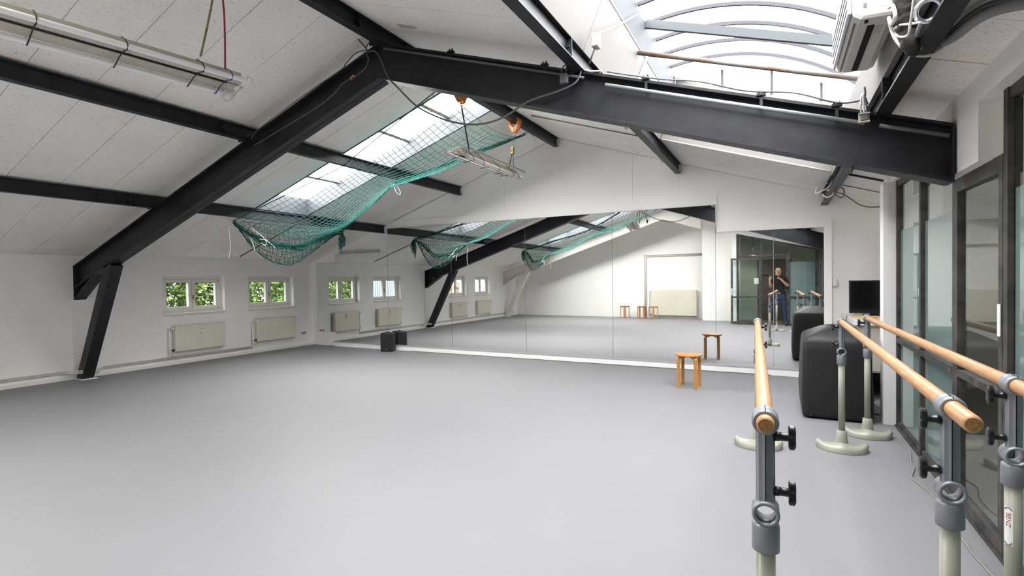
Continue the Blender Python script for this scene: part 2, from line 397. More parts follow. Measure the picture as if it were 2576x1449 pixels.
# ---- ceilings: woodwool boards laid between the purlins
PUR = [-7.68, -5.68, XR, -1.44, 0.60]
SK = [(5.60, 6.64), (-0.35, 0.70)]                   # roof strips with skylights, left slope
VX0, VX1, VY0, VY1 = -1.385, 0.545, 0.80, 7.00       # barrel skylight opening, right slope
def ceiling(name, label, backs, cells):
    r = struct(name, label); mb = MB()
    for b in backs: mb.slope(*b, 0.022, 0.12)
    mb.build('roof_deck', 'seam', r)
    for (x0, x1, y0, y1) in cells:
        d = random.uniform(-0.002, 0.003)
        MB().slope(x0, x1, y0 + 0.0035, y1 - 0.0035, d, 0.024).build('ceiling_panel', 'ceil', r)
    return r
rows = [-2.25 + 0.0, -1.85, -1.35, -0.85, -0.35, 0.15, 0.70, 1.0, 1.5, 2.0, 2.5, 3.0, 3.5, 4.02, 4.55, 5.07, 5.60, 6.12, 6.64, 7.12, 7.62, 8.12, 8.74]
bx = [-10.27, -7.68, -5.68, XR]
cells = []
for i in range(len(rows) - 1):
    a, b = rows[i], rows[i + 1]; sky = any(a >= s0 - .01 and b <= s1 + .01 for s0, s1 in SK)
    for j in range(3):
        if sky and j > 0: continue
        cells.append((bx[j] if j == 0 else bx[j] + 0.002, bx[j + 1] - (0.002 if not sky else 0.0), a, b))
    if sky: cells.append((-3.74, XR - 0.002, a, b))
backs = [(-10.3, XR, -2.6, -0.385), (-10.3, XR, 0.735, 5.565), (-10.3, XR, 6.675, 9.0)]
for s0, s1 in SK: backs += [(-10.3, -7.695, s0 - .03, s1 + .03), (-3.705, XR, s0 - .03, s1 + .03)]
ceiling('ceiling', 'white woodwool board ceiling over the window side', backs, cells)
cells = []
for i in range(len(rows) - 1):
    a, b = rows[i], rows[i + 1]
    cells.append((XR + .002, -1.442, a, b)); cells.append((0.602, 3.3, a, b))
    if b <= VY0 or a >= VY1 - .2: cells.append((-1.438, 0.598, max(a, VY1) if a > 5 else a, b))
    elif a < VY0: cells.append((-1.438, 0.598, a, VY0))
backs = [(XR, 3.4, -2.6, VY0 - .08), (XR, 3.4, VY1 + .04, 9.0), (XR, VX0 - .035, VY0 - .08, VY1 + .04), (VX1 + .05, 3.4, VY0 - .08, VY1 + .04)]
ceiling('ceiling.001', 'white woodwool board ceiling over the mirror entrance side', backs, cells)

# ---- flat skylights in the left slope (window_7, window_8)
def skylight(name, label, y0, y1):
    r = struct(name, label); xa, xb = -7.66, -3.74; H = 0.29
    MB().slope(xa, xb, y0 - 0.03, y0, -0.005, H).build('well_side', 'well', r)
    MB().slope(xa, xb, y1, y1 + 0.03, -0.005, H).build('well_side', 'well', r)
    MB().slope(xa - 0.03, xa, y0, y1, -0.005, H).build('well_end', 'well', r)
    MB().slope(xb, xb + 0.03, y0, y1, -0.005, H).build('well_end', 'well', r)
    n = 5; st = (xb - xa) / n
    for i in range(n):
        MB().slope(xa + i * st + .004, xa + (i + 1) * st - .004, y0, y1, H, H + 0.012).build('glazing_panel', 'sky', r)
        if i: MB().slope(xa + i * st - 0.03, xa + i * st + 0.03, y0, y1, H - 0.045, H).build('glazing_bar', 'refl', r)
    MB().slope(xa - .03, xb + .03, y0 - .03, y1 + .03, H + 0.02, H + 0.03).build('cover_sheet', 'alu', r)
    return r
skylight('window_7', 'flat skylight strip above the green net beyond the frame', *SK[0])
skylight('window_8', 'flat skylight strip above the green net at the radiator end', *SK[1])

# ---- barrel vault skylight in the right slope (window_9)
r = struct('window_9', 'barrel vaulted polycarbonate skylight with dark ribs')
A_, B_ = Vector((-1.18, 0, 4.12)), Vector((0.90, 0, 3.43)); chord = (B_ - A_).length; rise = 0.27
rad = (chord ** 2 / 4 + rise ** 2) / (2 * rise); half = math.asin(chord / 2 / rad)
cdir = (B_ - A_).normalized(); nrm = Vector((-cdir.z, 0, cdir.x)); cen = (A_ + B_) / 2 + nrm * (rise - rad)
def arc(t, dr=0.0):
    a = -half + 2 * half * t; p = cen + (cdir * math.sin(a) + nrm * math.cos(a)) * (rad + dr); return (p.x, p.z)
NA = 14
def arc_strip(y0, y1, r0, r1, t0=0.0, t1=1.0, n=NA):
    mb = MB(); rings = []
    for i in range(n + 1):
        t = t0 + (t1 - t0) * i / n; a = arc(t, r0); b = arc(t, r1)
        rings.append([(a[0], y0, a[1]), (a[0], y1, a[1]), (b[0], y1, b[1]), (b[0], y0, b[1])])
    return mb.loft(rings, True, False)
yy = [VY1 - 0.02 - 0.41 * i for i in range(16)]
for i in range(15):
    arc_strip(yy[i + 1] + .003, yy[i] - .003, 0.0, 0.012).build('glazing_panel', 'vault', r)
for i in range(16):
    arc_strip(yy[i] - 0.013, yy[i] + 0.013, -0.035, -0.001).build('glazing_rib', 'rib', r)
arc_strip(VY1 - 0.10, VY1 - 0.05, -0.05, -0.002).build('end_arch', 'wsteel', r)
# glazed ends, four lights each with three mullions
for ye in (VY1, yy[15] - 0.03):
    for k in range(4):
        ts = [0.25 * k + 0.25 * j / 5 for j in range(6)]
        top = [arc(t, -0.005) for t in ts]
        def base(p): q = (p[0] - A_.x) / (B_.x - A_.x); return (p[0], A_.z + (B_.z - A_.z) * q - 0.03)
        mb = MB()
        rings = [[(p[0], ye, base(p)[1]), (p[0], ye + 0.01, base(p)[1]), (p[0], ye + 0.01, p[1]), (p[0], ye, p[1])] for p in top]
        mb.loft(rings).build('end_light', 'vault', r)
        if k:
            p = top[0]; MB().box(p[0] - 0.014, p[0] + 0.014, ye - 0.03, ye - .001, base(p)[1], p[1]).build('mullion', 'rib', r)
ya, yb = yy[15] - 0.04, VY1 + 0.02
# left: leaning lining then white kerb; right: vertical board, lining, kerb
def slab2(p, q, th, y0, y1, m, name):
    (x0, z0), (x1, z1) = p, q; L = math.hypot(x1 - x0, z1 - z0); nx, nz = -(z1 - z0) / L * th, (x1 - x0) / L * th
    return MB().prism([(x0, z0), (x1, z1), (x1 + nx, z1 + nz), (x0 + nx, z0 + nz)], 'y', y0, y1).build(name, m, r)
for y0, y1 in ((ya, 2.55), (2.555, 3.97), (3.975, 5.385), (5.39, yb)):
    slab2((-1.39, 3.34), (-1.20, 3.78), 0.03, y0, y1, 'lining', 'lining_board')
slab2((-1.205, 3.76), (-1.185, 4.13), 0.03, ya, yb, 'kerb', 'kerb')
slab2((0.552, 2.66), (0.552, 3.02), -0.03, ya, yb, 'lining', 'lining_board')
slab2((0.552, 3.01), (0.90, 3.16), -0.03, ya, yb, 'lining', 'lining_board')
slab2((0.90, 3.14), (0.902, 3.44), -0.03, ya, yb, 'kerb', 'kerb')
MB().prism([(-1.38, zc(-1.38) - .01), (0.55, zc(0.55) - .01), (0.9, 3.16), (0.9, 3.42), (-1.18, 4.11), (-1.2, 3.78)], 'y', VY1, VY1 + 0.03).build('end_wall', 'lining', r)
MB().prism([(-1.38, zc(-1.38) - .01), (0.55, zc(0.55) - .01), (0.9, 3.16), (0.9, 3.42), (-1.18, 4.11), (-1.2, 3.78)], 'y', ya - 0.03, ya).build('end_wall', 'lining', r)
MB().box(-1.19, -1.13, 5.27, 5.33, 4.0, 4.1)
MB().ext([(-.02, -.04), (.02, -.04), (.02, .04), (-.02, .04)], (-1.18, 5.30, 4.08), (0.90, 5.30, 3.39)).build('tie_bar', 'tie', r)
MB().tube([(-1.215, 5.10, 3.72), (0.66, 5.10, 3.10)], 0.021, 10).build('tie_pipe', 'rust', r)
MB().ext([(-.025, -.004), (.025, -.004), (.025, .004), (-.025, .004)], (-1.376, 5.387, 3.35), (-1.19, 5.387, 3.79), up=(1, 0, -.4)).build('cover_strip', 'zinc', r)

# ---- small windows in the left wall
def window(n, y0, y1, label):
    r = struct('window_%d' % n, label, (XL - 0.15, (y0 + y1) / 2, WZ0)); x = XL - 0.15
    f = MB()
    f.box(x - .06, x + .02, y0, y0 + .05, WZ0, WZ1).box(x - .06, x + .02, y1 - .05, y1, WZ0, WZ1)
    f.box(x - .06, x + .03, y0 + .05, y1 - .05, WZ1 - .055, WZ1).box(x - .06, x + .02, y0 + .05, y1 - .05, WZ0, WZ0 + .05)
    f.build('window_frame', 'winframe', r)
    ym = (y0 + y1) / 2
    for k, (a, b) in enumerate(((y0 + .052, ym - .002), (ym + .002, y1 - .052))):
        s = MB(); wv = .062; za, zb = WZ0 + .052, WZ1 - .058
        s.box(x - .035, x + .035, a, a + wv, za, zb).box(x - .035, x + .035, b - wv, b, za, zb)
        s.box(x - .035, x + .035, a + wv, b - wv, za, za + wv).box(x - .035, x + .035, a + wv, b - wv, zb - wv, zb)
        so = s.build('sash', 'winframe', r)
        MB().box(x - .008, x - .002, a + wv - .005, b - wv + .005, za + wv - .005, zb - wv + .005).build('pane', 'wglass', so)
        g = MB(); g.box(x + .034, x + .0365, a + wv, a + wv + .006, za + wv, zb - wv).box(x + .034, x + .0365, a + wv, b - wv, zb - wv - .006, zb - wv)
        g.build('putty_line', 'grime', so)
    MB().box(x + .034, x + .0365, y0 + .05, y1 - .05, WZ1 - .060, WZ1 - .055).build('seal_gap', 'grime', r)
    MB().box(x + .034, x + .0365, ym - .003, ym + .003, WZ0 + .05, WZ1 - .06).build('seal_gap', 'grime', r)
    MB().box(x + .036, x + .048, ym + .01, ym + .03, WZ0 + .27, WZ0 + .33).tube([(x + .05, ym + .02, WZ0 + .30), (x + .062, ym + .02, WZ0 + .30), (x + .065, ym + .02, WZ0 + .23)], .006, 6).build('handle', 'brass', r)
    for zz in (WZ0 + .06, WZ1 - .09):
        MB().tube([(x + .035, y1 - .06, zz - .018), (x + .035, y1 - .06, zz + .018)], .009, 8).build('hinge', 'bcable', r)
    MB().box(x - .0, XL + .035, y0 + .005, y1 + .0, WZ0 - .03, WZ0 + .002).build('window_sill', 'winframe', r)
window(1, *WIN[0], 'small white casement window nearest the black frame, hedge outside')
window(2, *WIN[1], 'small white casement window beside the mirror corner')
window(3, *WIN[2], 'small white casement window behind the black frame')
window(4, *WIN[3], 'small white casement window beside the pinned paper')

# ---- steel framed glazing on the right (window_5) with its door (door_1)
r5_ = struct('window_5', 'black steel framed glass wall beside the barres', (XG, 3, 0))
def glazing(r, y0, y1, z1, film=True, split=0.86):
    """one bay: rails, two panes, frosted film"""
    MB().box(XG, XG + .04, y0, y1, 0, .06).build('bottom_rail', 'frame', r)
    MB().box(XG, XG + .04, y0, y1, z1 - .06, z1).build('top_rail', 'frame', r)
    MB().box(XG - .012, XG + .045, y0, y1, split - .022, split + .022).build('middle_rail', 'frame', r)
    for za, zb in ((.06, split - .022), (split + .022, z1 - .06)):
        p = MB().box(XG + .016, XG + .022, y0, y1, za, zb).build('pane', 'glass', r)
        ft = min(zb, 1.93)
        if film: MB().box(XG + .0225, XG + .0235, y0 + .002, y1 - .002, za + .001, ft).build('frosted_film', 'film', p)
posts = [(6.20, 2.42), (5.27, 2.42), (4.36, 2.42), (3.49, 2.44), (2.62, 2.44), (1.75, 2.44), (0.88, 2.44), (0.0, 2.44), (-0.30, 2.44)]
for y, z in posts: MB().box(XG - .008, XG + .05, y - .028, y + .028, 0, z).build('post', 'frame', r5_)
for a, b, z in [(5.298, 6.172, 2.42), (4.388, 5.242, 2.42), (2.648, 3.462, 2.44), (1.778, 2.592, 2.44), (.908, 1.722, 2.44), (.028, .852, 2.44), (-.272, -.028, 2.44)]:
    glazing(r5_, a, b, z)
MB().box(XG - .02, XG + .06, -0.33, 6.23, 0, 0.018).build('sill_strip', 'frame', r5_)
d1 = struct('door_1', 'clear glass door in a black steel frame under the white lintel', (XG, 3.93, 0))
a, b = 3.52, 4.33
dm = MB().box(XG - .01, XG + .04, a, a + .055, .02, 2.09).box(XG - .01, XG + .04, b - .055, b, .02, 2.09)
dm.box(XG - .01, XG + .04, a + .055, b - .055, .02, .09).box(XG - .01, XG + .04, a + .055, b - .055, 2.03, 2.09).build('door_frame', 'frame', d1)
MB().box(XG - .012, XG + .04, a + .055, b - .055, .838, .882).build('middle_rail', 'frame', d1)
for za, zb in ((.09, .838), (.882, 2.03)): MB().box(XG + .012, XG + .018, a + .055, b - .055, za, zb).build('pane', 'glass', d1)
MB().rbox(XG - .018, XG - .0105, a + .010, a + .046, 1.17, 1.34, .003).build('handle_plate', 'white', d1)
MB().box(XG - .01, XG + .05, 3.518, 4.332, 2.09, 2.118).build('door_head', 'frame', d1)

# ---- glazed lobby front behind the photographer (window_6) with its open door (door_2)
r6_ = struct('window_6', 'black steel framed lobby glazing around the open doorway', (0, -0.32, 0))
YG = -0.32
zl = lambda x: 2.80 - 0.245 * (x + 1.13)
def vpost(x, w=.05): MB().prism([(x - w / 2, 0), (x + w / 2, 0), (x + w / 2, zl(x + w / 2)), (x - w / 2, zl(x - w / 2))], 'y', YG - .03, YG + .03).build('post', 'frame', r6_)
for x in (-1.13, -.455, .30, 1.01): vpost(x)
MB().prism([(-1.155, zl(-1.155)), (1.035, zl(1.035)), (1.035, zl(1.035) + .05), (-1.155, zl(-1.155) + .05)], 'y', YG - .03, YG + .03).build('top_rail', 'frame', r6_)
MB().box(-1.105, -.48, YG - .025, YG + .025, 2.09, 2.14).box(-.43, .275, YG - .025, YG + .025, 2.13, 2.18).build('transom', 'frame', r6_)
MB().box(.215, .275, YG - .025, YG + .03, 0, 2.13).build('door_jamb', 'frame', r6_)
MB().box(.325, .985, YG - .025, YG + .03, .84, .885).box(-1.105, -.48, YG - .025, YG + .025, .84, .885).build('middle_rail', 'frame', r6_)
MB().box(.325, .985, YG - .025, YG + .025, 0, .06).box(-1.105, -.48, YG - .025, YG + .025, 0, .06).build('bottom_rail', 'frame', r6_)
def vp(x0, x1, z0, z1, film=None):
    if z1 is None: poly = [(x0, z0), (x1, z0), (x1, zl(x1)), (x0, zl(x0))]
    else: poly = [(x0, z0), (x1, z0), (x1, z1), (x0, z1)]
    p = MB().prism(poly, 'y', YG - .003, YG + .003).build('pane', 'glass', r6_)
    if film: MB().box(x0 + .001, x1 - .001, YG - .006, YG - .0035, film[0], film[1]).build('frosted_film', 'film', p)
vp(-1.105, -.48, .06, .84); vp(-1.105, -.48, .885, 2.09); vp(-1.105, -.48, 2.14, None); vp(-.43, .275, 2.18, None)
vp(.325, .985, .06, .84, (.06, .84)); vp(.325, .985, .885, None, (.885, 1.93))
MB().prism([(-1.165, zl(-1.165) + .05), (1.16, zl(1.16) + .05), (1.16, zc(1.16)), (-1.165, zc(-1.165))], 'y', YG - .08, YG + .03).build('spandrel', 'wall', r6_)
d2 = struct('door_2', 'narrow glass door folded open in front of the lobby glazing', (-.47, YG + .05, 0)); d2.rotation_euler = (0, 0, math.radians(-8))
dm = MB()
dm.box(-.86, -.80, 0, .04, .02, 2.08).box(-.06, 0, 0, .04, .02, 2.08).box(-.80, -.06, 0, .04, .02, .10).box(-.80, -.06, 0, .04, 2.02, 2.08).build('door_frame', 'frame', d2, local=True)
MB().box(-.80, -.06, .0, .04, .84, .885).build('middle_rail', 'frame', d2, local=True)
for za, zb in ((.10, .84), (.885, 2.02)): MB().box(-.80, -.06, .017, .023, za, zb).build('pane', 'glass', d2, local=True)
h = MB().box(-.847, -.815, .041, .049, .92, 1.14).build('handle_plate', 'white', d2, local=True)
MB().tube([(-.83, .049, 1.05), (-.83, .09, 1.05), (-.72, .092, 1.05)], .009, 8).build('handle', 'chrome', h, local=True)

# ---- lobby and the room behind the glass
o = MB().box(-1.15, 3.3, -2.24, -0.37, 0.0005, 0.004).build('floor_lobby', 'lino'); tag(o, 'dark grey floor covering of the lobby', None, kind='structure')
o = MB().box(1.16, 3.3, -0.34, YF - .01, 0.0005, 0.004).build('floor_office', 'lino'); tag(o, 'grey floor covering of the room behind the glass wall', None, kind='structure')
o = MB().box(3.0, 3.2, -2.3, YF, 0, zc(3.0) + .02).build('wall_office', 'office'); tag(o, 'grey green wall of the room behind the glass wall', None, kind='structure')
o = MB().prism(G(-1.16, 3.0, 0), 'y', YB + .002, YB + .02).build('wall_lobby_back', 'office'); tag(o, 'rough grey wall at the back of the lobby', None, kind='structure')
d3 = struct('door_3', 'brown panelled lobby door behind the photographer', (-.1, YB + .06, 0))
MB().box(-.62, -.55, YB + .021, YB + .08, 0, 2.07).box(.33, .40, YB + .021, YB + .08, 0, 2.07).box(-.55, .33, YB + .021, YB + .08, 2.0, 2.07).build('door_casing', 'brown', d3)
p = MB().box(-.548, .328, YB + .021, YB + .06, .004, 1.998).build('door_leaf', 'brown', d3)
for za, zb in ((.15, .85), (1.0, 1.85)): MB().box(-.42, .20, YB + .06, YB + .066, za, zb).build('door_panel', 'brown', p)
MB().box(-.5, -.28, YB + .066, YB + .07, 1.50, 1.56).build('name_plate', 'dark', p)
MB().tube([(.28, YB + .06, 1.03), (.28, YB + .11, 1.03), (.17, YB + .115, 1.03)], .009, 8).build('handle', 'chrome', p)

# =================================================================== STEELWORK
def portal(y, m, label, xr=0.945):
    """roof frame: two I-section rafters meeting at the ridge, haunched knee and leaning strut"""
    t = thing('portal_frame', label, 'steel frame', (-9.83, y, 0))
    top = lambda x: zc(x) - 0.165
    D, fw = 0.36, 0.08; xl = XL + 0.002
    w = MB()
    w.prism([(xl, top(xl)), (XR, top(XR)), (XR, top(XR) - D), (xl, top(xl) - D)], 'y', y - .006, y + .006)
    w.prism([(XR, top(XR)), (xr, top(xr)), (xr, top(xr) - D), (XR, top(XR) - D)], 'y', y - .006, y + .006)
    w.build('web', m, t)
    for nm, z0, z1 in (('top_flange', 0, -.02), ('bottom_flange', -D, -D + .02)):
        f = MB()
        f.prism([(xl, top(xl) + z0), (XR, top(XR) + z0), (XR, top(XR) + z1), (xl, top(xl) + z1)], 'y', y - fw, y + fw)
        f.prism([(XR, top(XR) + z0), (xr, top(xr) + z0), (xr, top(xr) + z1), (XR, top(XR) + z1)], 'y', y - fw, y + fw)
        f.build(nm, m, t)
    xk = -9.36; zk = top(xk) - D
    hk = MB().prism([(xl, 1.27), (xk, zk), (xk, zk + .05), (xl, top(xl) - D + .03)], 'y', y - .006, y + .006)
    hk.prism([(xl, 1.262), (xk, zk - .008), (xk, zk + .012), (xl, 1.285)], 'y', y - fw, y + fw)
    hk.prism([(xl, 1.28), (xl + .016, 1.28), (xl + .016, top(xl) - .02), (xl, top(xl) - .02)], 'y', y - fw, y + fw)
    hk.build('haunch', m, t)
    # strut from the floor to the rafter
    xb, xt = -9.86, -8.90; zt_ = top(xt) - D + .004
    MB().prism([(xb - .085, 0.012), (xb + .085, 0.012), (xt + .095, zt_ - .018), (xt - .095, zt_ + .044)], 'y', y - fw, y + fw).build('strut', m, t)
    MB().box(xb - .12, xb + .15, y - .11, y + .11, 0.0, 0.012).build('base_plate', 'white', t)
    MB().prism([(xt - .14, top(xt - .14) - D - .004), (xt + .12, top(xt + .12) - D - .004), (xt + .12, top(xt + .12) - D + .001), (xt - .14, top(xt - .14) - D + .001)], 'y', y - fw, y + fw).build('cap_plate', m, t)
    for px in PUR[:-1]:
        c = MB().box(px - .10, px - .045, y - .10, y - .088, top(px) - .02, top(px) + .10).box(px - .10, px + .06, y - .10, y - .02, top(px) - .004, top(px) + .004)
        c.tube([(px - .115, y - .06, top(px) + .03), (px - .045, y - .06, top(px) + .03)], .011, 6)
        c.build('purlin_cleat', m, t)
    MB().box(xr, xr + .012, y - fw, y + fw, top(xr) - D, top(xr)).build('end_plate', m, t)
    return t
pf1 = portal(4.10, 'steel', 'black steel roof frame with leaning strut between the windows')
c = PX(1090, 701, y=2 * YM - 4.11)
MB().box(c.x - .035, c.x + .035, 4.1065, 4.109, c.z - .035, c.z + .035).build('white_label', 'paper', pf1)
portal(-1.12, 'wsteel', 'white painted steel roof frame near the radiator end wall', xr=-2.34)
names = ['black roof beam nearest the window wall', 'black roof beam halfway between window wall and ridge', 'black ridge beam with the orange clamps',
         'black roof beam beside the barrel skylight lining', 'black roof beam under the air conditioner']
IP = [(-.045, 0), (.045, 0), (.045, .012), (.006, .012), (.006, .148), (.045, .148), (.045, .16), (-.045, .16), (-.045, .148), (-.006, .148), (-.006, .012), (-.045, .012)]
for x, lb in zip(PUR, names):
    t = thing('purlin', lb, 'beam', (x, YB, zc(x) - .17))
    zb = zc(x) - (.176 if x != XR else .17)
    def bar(q0, q1, h0, h1): return MB().box(x + q0, x + q1, YB + .003, YF - .03, zb + h0, zb + h1)
    bar(-.045, .045, 0, .012).build('bottom_flange', 'steel', t)
    bar(-.006, .006, .012, .148).build('web', 'steel', t)
    bar(-.045, .045, .148, .16).build('top_flange', 'steel', t)
    for ys_ in (3.72, 4.42):
        MB().box(x - .05, x + .05, ys_ - .006, ys_ + .006, zb + .012, zb + .148).build('splice_plate', 'steel', t)
        for dx in (-.026, .026):
            MB().tube([(x + dx, ys_ - .022, zb + .08), (x + dx, ys_ + .022, zb + .08)], .012, 6).build('bolt', 'steel', t)

# =================================================================== MIRRORS
pan = [(-9.80, -9.175, 0.33, 1.945, YF - .012, 'small mirror pane in the corner beside the window wall'),
       (-9.145, -7.567, .122, 2.145, YM, 'lower mirror panel under the short grey bar'),
       (-7.563, -5.902, .122, 2.637, YM, 'tall mirror panel reflecting the near net pouch'),
       (-5.898, -4.222, .122, 2.637, YM, 'tall mirror panel reflecting the black strut'),
       (-4.218, -2.547, .122, 2.637, YM, 'tall mirror panel reflecting bare back wall'),
       (-2.543, -.877, .122, 2.637, YM, 'tall mirror panel reflecting the large radiator'),
       (-.873, -.062, .122, 2.205, YM, 'narrow mirror panel reflecting the open lobby door'),
       (-.058, .59, .122, 2.205, YM, 'narrow mirror panel behind the covered box, beside the white edge board')]
for x0, x1, z0, z1, y, lb in pan:
    t = thing('mirror_panel', lb, 'mirror', ((x0 + x1) / 2, y, z0), group='wall mirrors')
    MB().box(x0, x1, y + .0005, min(y + .006, YF), z0, z1).build('glass_backing', 'medge', t)
    MB().add([(x0 + .0015, y, z0 + .001), (x1 - .0015, y, z0 + .001), (x1 - .0015, y, z1 - .001), (x0 + .0015, y, z1 - .001)], [(0, 1, 2, 3)]).build('silvered_face', 'mirror', t)
MB().box(-9.14, 0.59, YM + .007, YF, .122, 2.14).build('trim_7', 'board')
tag(bpy.data.objects['trim_7'], 'white backing board behind the mirrors', None, kind='structure')

# =================================================================== RADIATORS AND PIPES
def radiator(label, wl, wh, loc, rz, valve=-1, grp='radiators under the small windows'):
    """local: wall plane y=0, front towards -y, base z"""
    t = thing('radiator', label, 'radiator', loc, rz, grp); D = .115
    mb = MB(); n = max(10, int(wl / .033)); pf = []
    for i in range(n):
        a = -wl / 2 + .012 + (wl - .024) * i / n; st = (wl - .024) / n
        pf += [(a, -D), (a + st * .3, -D - .004), (a + st * .7, -D - .004)]
    pf.append((wl / 2 - .012, -D))
    rings = [[(p[0], p[1], z) for p in pf] + [(wl / 2, -D + .012, z), (wl / 2, -D + .03, z), (-wl / 2, -D + .03, z), (-wl / 2, -D + .012, z)] for z in (0.012, wh - .012)]
    mb.loft(rings).build('front_panel', 'rad', t, local=True)
    MB().box(-wl / 2 + .004, wl / 2 - .004, -.055, -.035, .02, wh - .02).build('rear_panel', 'rad', t, local=True)
    for s in (-1, 1): MB().box(s * wl / 2 - .004, s * wl / 2 + .004, -D + .012, -.03, .0, wh).build('side_cover', 'rad', t, local=True)
    g = MB()
    for i in range(24):
        a = -wl / 2 + .01 + (wl - .02) * i / 24; g.box(a, a + (wl - .02) / 24 * .55, -D + .02, -.04, wh - .006, wh)
    g.box(-wl / 2, wl / 2, -D + .012, -D + .022, wh - .008, wh).box(-wl / 2, wl / 2, -.045, -.034, wh - .008, wh)
    g.build('top_grille', 'rad', t, local=True)
    m = MB().rbox(-.022, .022, -D - .034, -D - .004, wh * .66, wh * .66 + .11, .006).build('heat_meter', 'white', t, local=True)
    MB().box(-.010, .010, -D - .036, -D - .033, wh * .66 + .07, wh * .66 + .085).build('meter_display', 'dark', m, local=True)
    v = MB().tube([(valve * (wl / 2 + .005), -.075, wh - .05), (valve * (wl / 2 + .045), -.075, wh - .05)], .011, 8).build('valve', 'brass', t, local=True)
    MB().lathe([(.016, 0), (.021, .01), (.021, .045), (.015, .055)], 14, (valve * (wl / 2 + .045) - (0.0 if valve > 0 else .0), -.13, wh - .05), 'y').build('thermostat_head', 'white', v, local=True)
    MB().box(valve * (wl / 2 + .005), valve * (wl / 2 + .05), -.09, -.06, .02, .055).build('lockshield', 'dark', t, local=True)
    for s in (-1, 1): MB().box(s * wl * .32 - .015, s * wl * .32 + .015, -.036, 0, .06, wh - .06).build('wall_bracket', 'pipe', t, local=True)
    MB().tube([(valve * (wl / 2 + .03), -.075, .02), (valve * (wl / 2 + .035), -.055, -.085)], .008, 8).build('riser', 'pipe', t, local=True)
    MB().tube([(valve * (wl / 2 + .05), -.06, wh - .05), (valve * (wl / 2 + .085), -.03, wh - .06), (valve * (wl / 2 + .085), -.03, -.06)], .008, 8).build('riser', 'pipe', t, local=True)
    return t
RL = ['cream panel radiator under the window nearest the black frame', 'cream panel radiator under the window beside the mirror corner',
      'cream panel radiator under the window behind the black frame', 'cream panel radiator under the window beside the pinned paper']
for (y0, y1), lb in zip(WIN, RL):
    radiator(lb, .95, .49, (XL, (y0 + y1) / 2 + .03, .237), PI / 2, -1)
radiator('large cream radiator on the end wall behind the photographer', 1.62, .96, (-3.42, YB, .09), PI, 1, grp='radiators on the end wall')
for i, (z, xo) in enumerate(((.118, .03), (.148, .045))):
    pts = [(XL + xo, -1.9, z), (XL + xo, 3.85, z), (XL + .26 + .0 * i, 3.93, z), (XL + .30, 4.0, z), (XL + .30, 4.2, z), (XL + xo, 4.35, z), (XL + xo, 7.05 + .05 * i, z)]
    pts = [(XL + xo, -1.9, z), (XL + xo, 3.80, z), (XL + .235, 3.97, z), (XL + .235, 4.22, z), (XL + xo, 4.40, z), (XL + xo, 7.10, z)]
    tag(MB().tube(pts, .0105, 8).build('heating_pipe', 'pipe'), ['lower', 'upper'][i] + ' of two thin heating pipes above the skirting', 'pipe', 'heating pipes')
for dx, nm in ((0, 'outer'), (.05, 'inner')):
    pts = [(-4.49 + dx, YB + .035, .02), (-4.49 + dx, YB + .035, 2.36 - dx), (-2.35, YB + .035, 2.36 - dx)]
    tag(MB().tube(pts, .016, 8).build('heating_riser', 'pipe'), nm + ' white heating pipe framing the large end wall radiator', 'pipe', 'heating risers')

# socket, switch, pinned papers
t = thing('wall_socket', 'yellowed double socket low on the window wall', 'socket', (XL, 8.456, .27))
MB().rbox(XL, XL + .016, 8.385, 8.527, .265, .34, .006).build('socket_plate', 'socket', t)
for yy_ in (8.42, 8.49): MB().lathe([(.022, XL + .0165), (.022, XL + .0185), (.004, XL + .0187)], 16, (0, yy_, .3025), 'x').build('socket_insert', 'bcable', t)
t = thing('light_switch', 'white surface switch box beside the last mirror', 'switch', (.725, YF, 1.35))
MB().rbox(.697, .755, YF - .062, YF - .025, 1.35, 1.467, .006).build('switch_box', 'white', t)
MB().box(.706, .746, YF - .067, YF - .062, 1.365, 1.452).build('rocker', 'winframe', t)
t = MB().box(XL, XL + .003, -.50, -.17, 1.10, 1.33).build('paper_sheet', 'paper'); tag(t, 'white paper sheet pinned on the window wall', 'paper')
t = MB().box(-.66, -.52, YG + .0035, YG + .006, 1.27, 1.45).build('paper_notice', 'paper'); tag(t, 'white notice stuck on the lobby glass', 'paper')
t = MB().box(XL + .0, XL + .02, 4.03, 4.17, .0, .0).build('tmp', 'white'); bpy.data.objects.remove(t)

# =================================================================== STOOLS
def stool(loc, rz, label, grp):
    t = thing('bentwood_stool', label, 'stool', loc, rz, grp)
    MB().lathe([(.168, .430), (.174, .434), (.175, .452), (.171, .457), (.150, .4575), (.02, .4575)], 40).build('seat', 'birch', t, local=True)
    prof = [(.172, 0), (.172, .375), (.169, .398), (.160, .414), (.145, .424), (.128, .4285), (.06, .4285)]
    th = .024
    for k in range(4):
        a = PI / 4 + k * PI / 2; ca, sa = math.cos(a), math.sin(a)
        inner = [(.172 - th, 0), (.172 - th, .365), (.1465, .383), (.140, .393), (.130, .400), (.118, .404), (.06, .408)]
        rings = []
        for (ro, zo), (ri, zi) in zip(prof, inner):
            rings.append([(ro * ca - w_ * sa, ro * sa + w_ * ca, zo) for w_ in (-.021, .021)] + [(ri * ca - w_ * sa, ri * sa + w_ * ca, zi) for w_ in (.021, -.021)])
        MB().loft(rings).build('leg', 'birch', t, local=True)
    return t
s0 = stool((-1.085, 7.31, 0), math.radians(-5), 'bentwood stool with round birch seat standing in front of the mirrors', 'stools')
for (x, y, a, lb) in ((-5.15, -1.80, 20, 'bentwood stool by the end wall, farthest from the large radiator'), (-4.50, -1.75, 5, 'bentwood stool by the end wall, in the middle of three'),
                      (-4.06, -1.68, 35, 'bentwood stool by the end wall, beside the large radiator')):
    dup(s0, (x, y, 0), math.radians(a), lb)

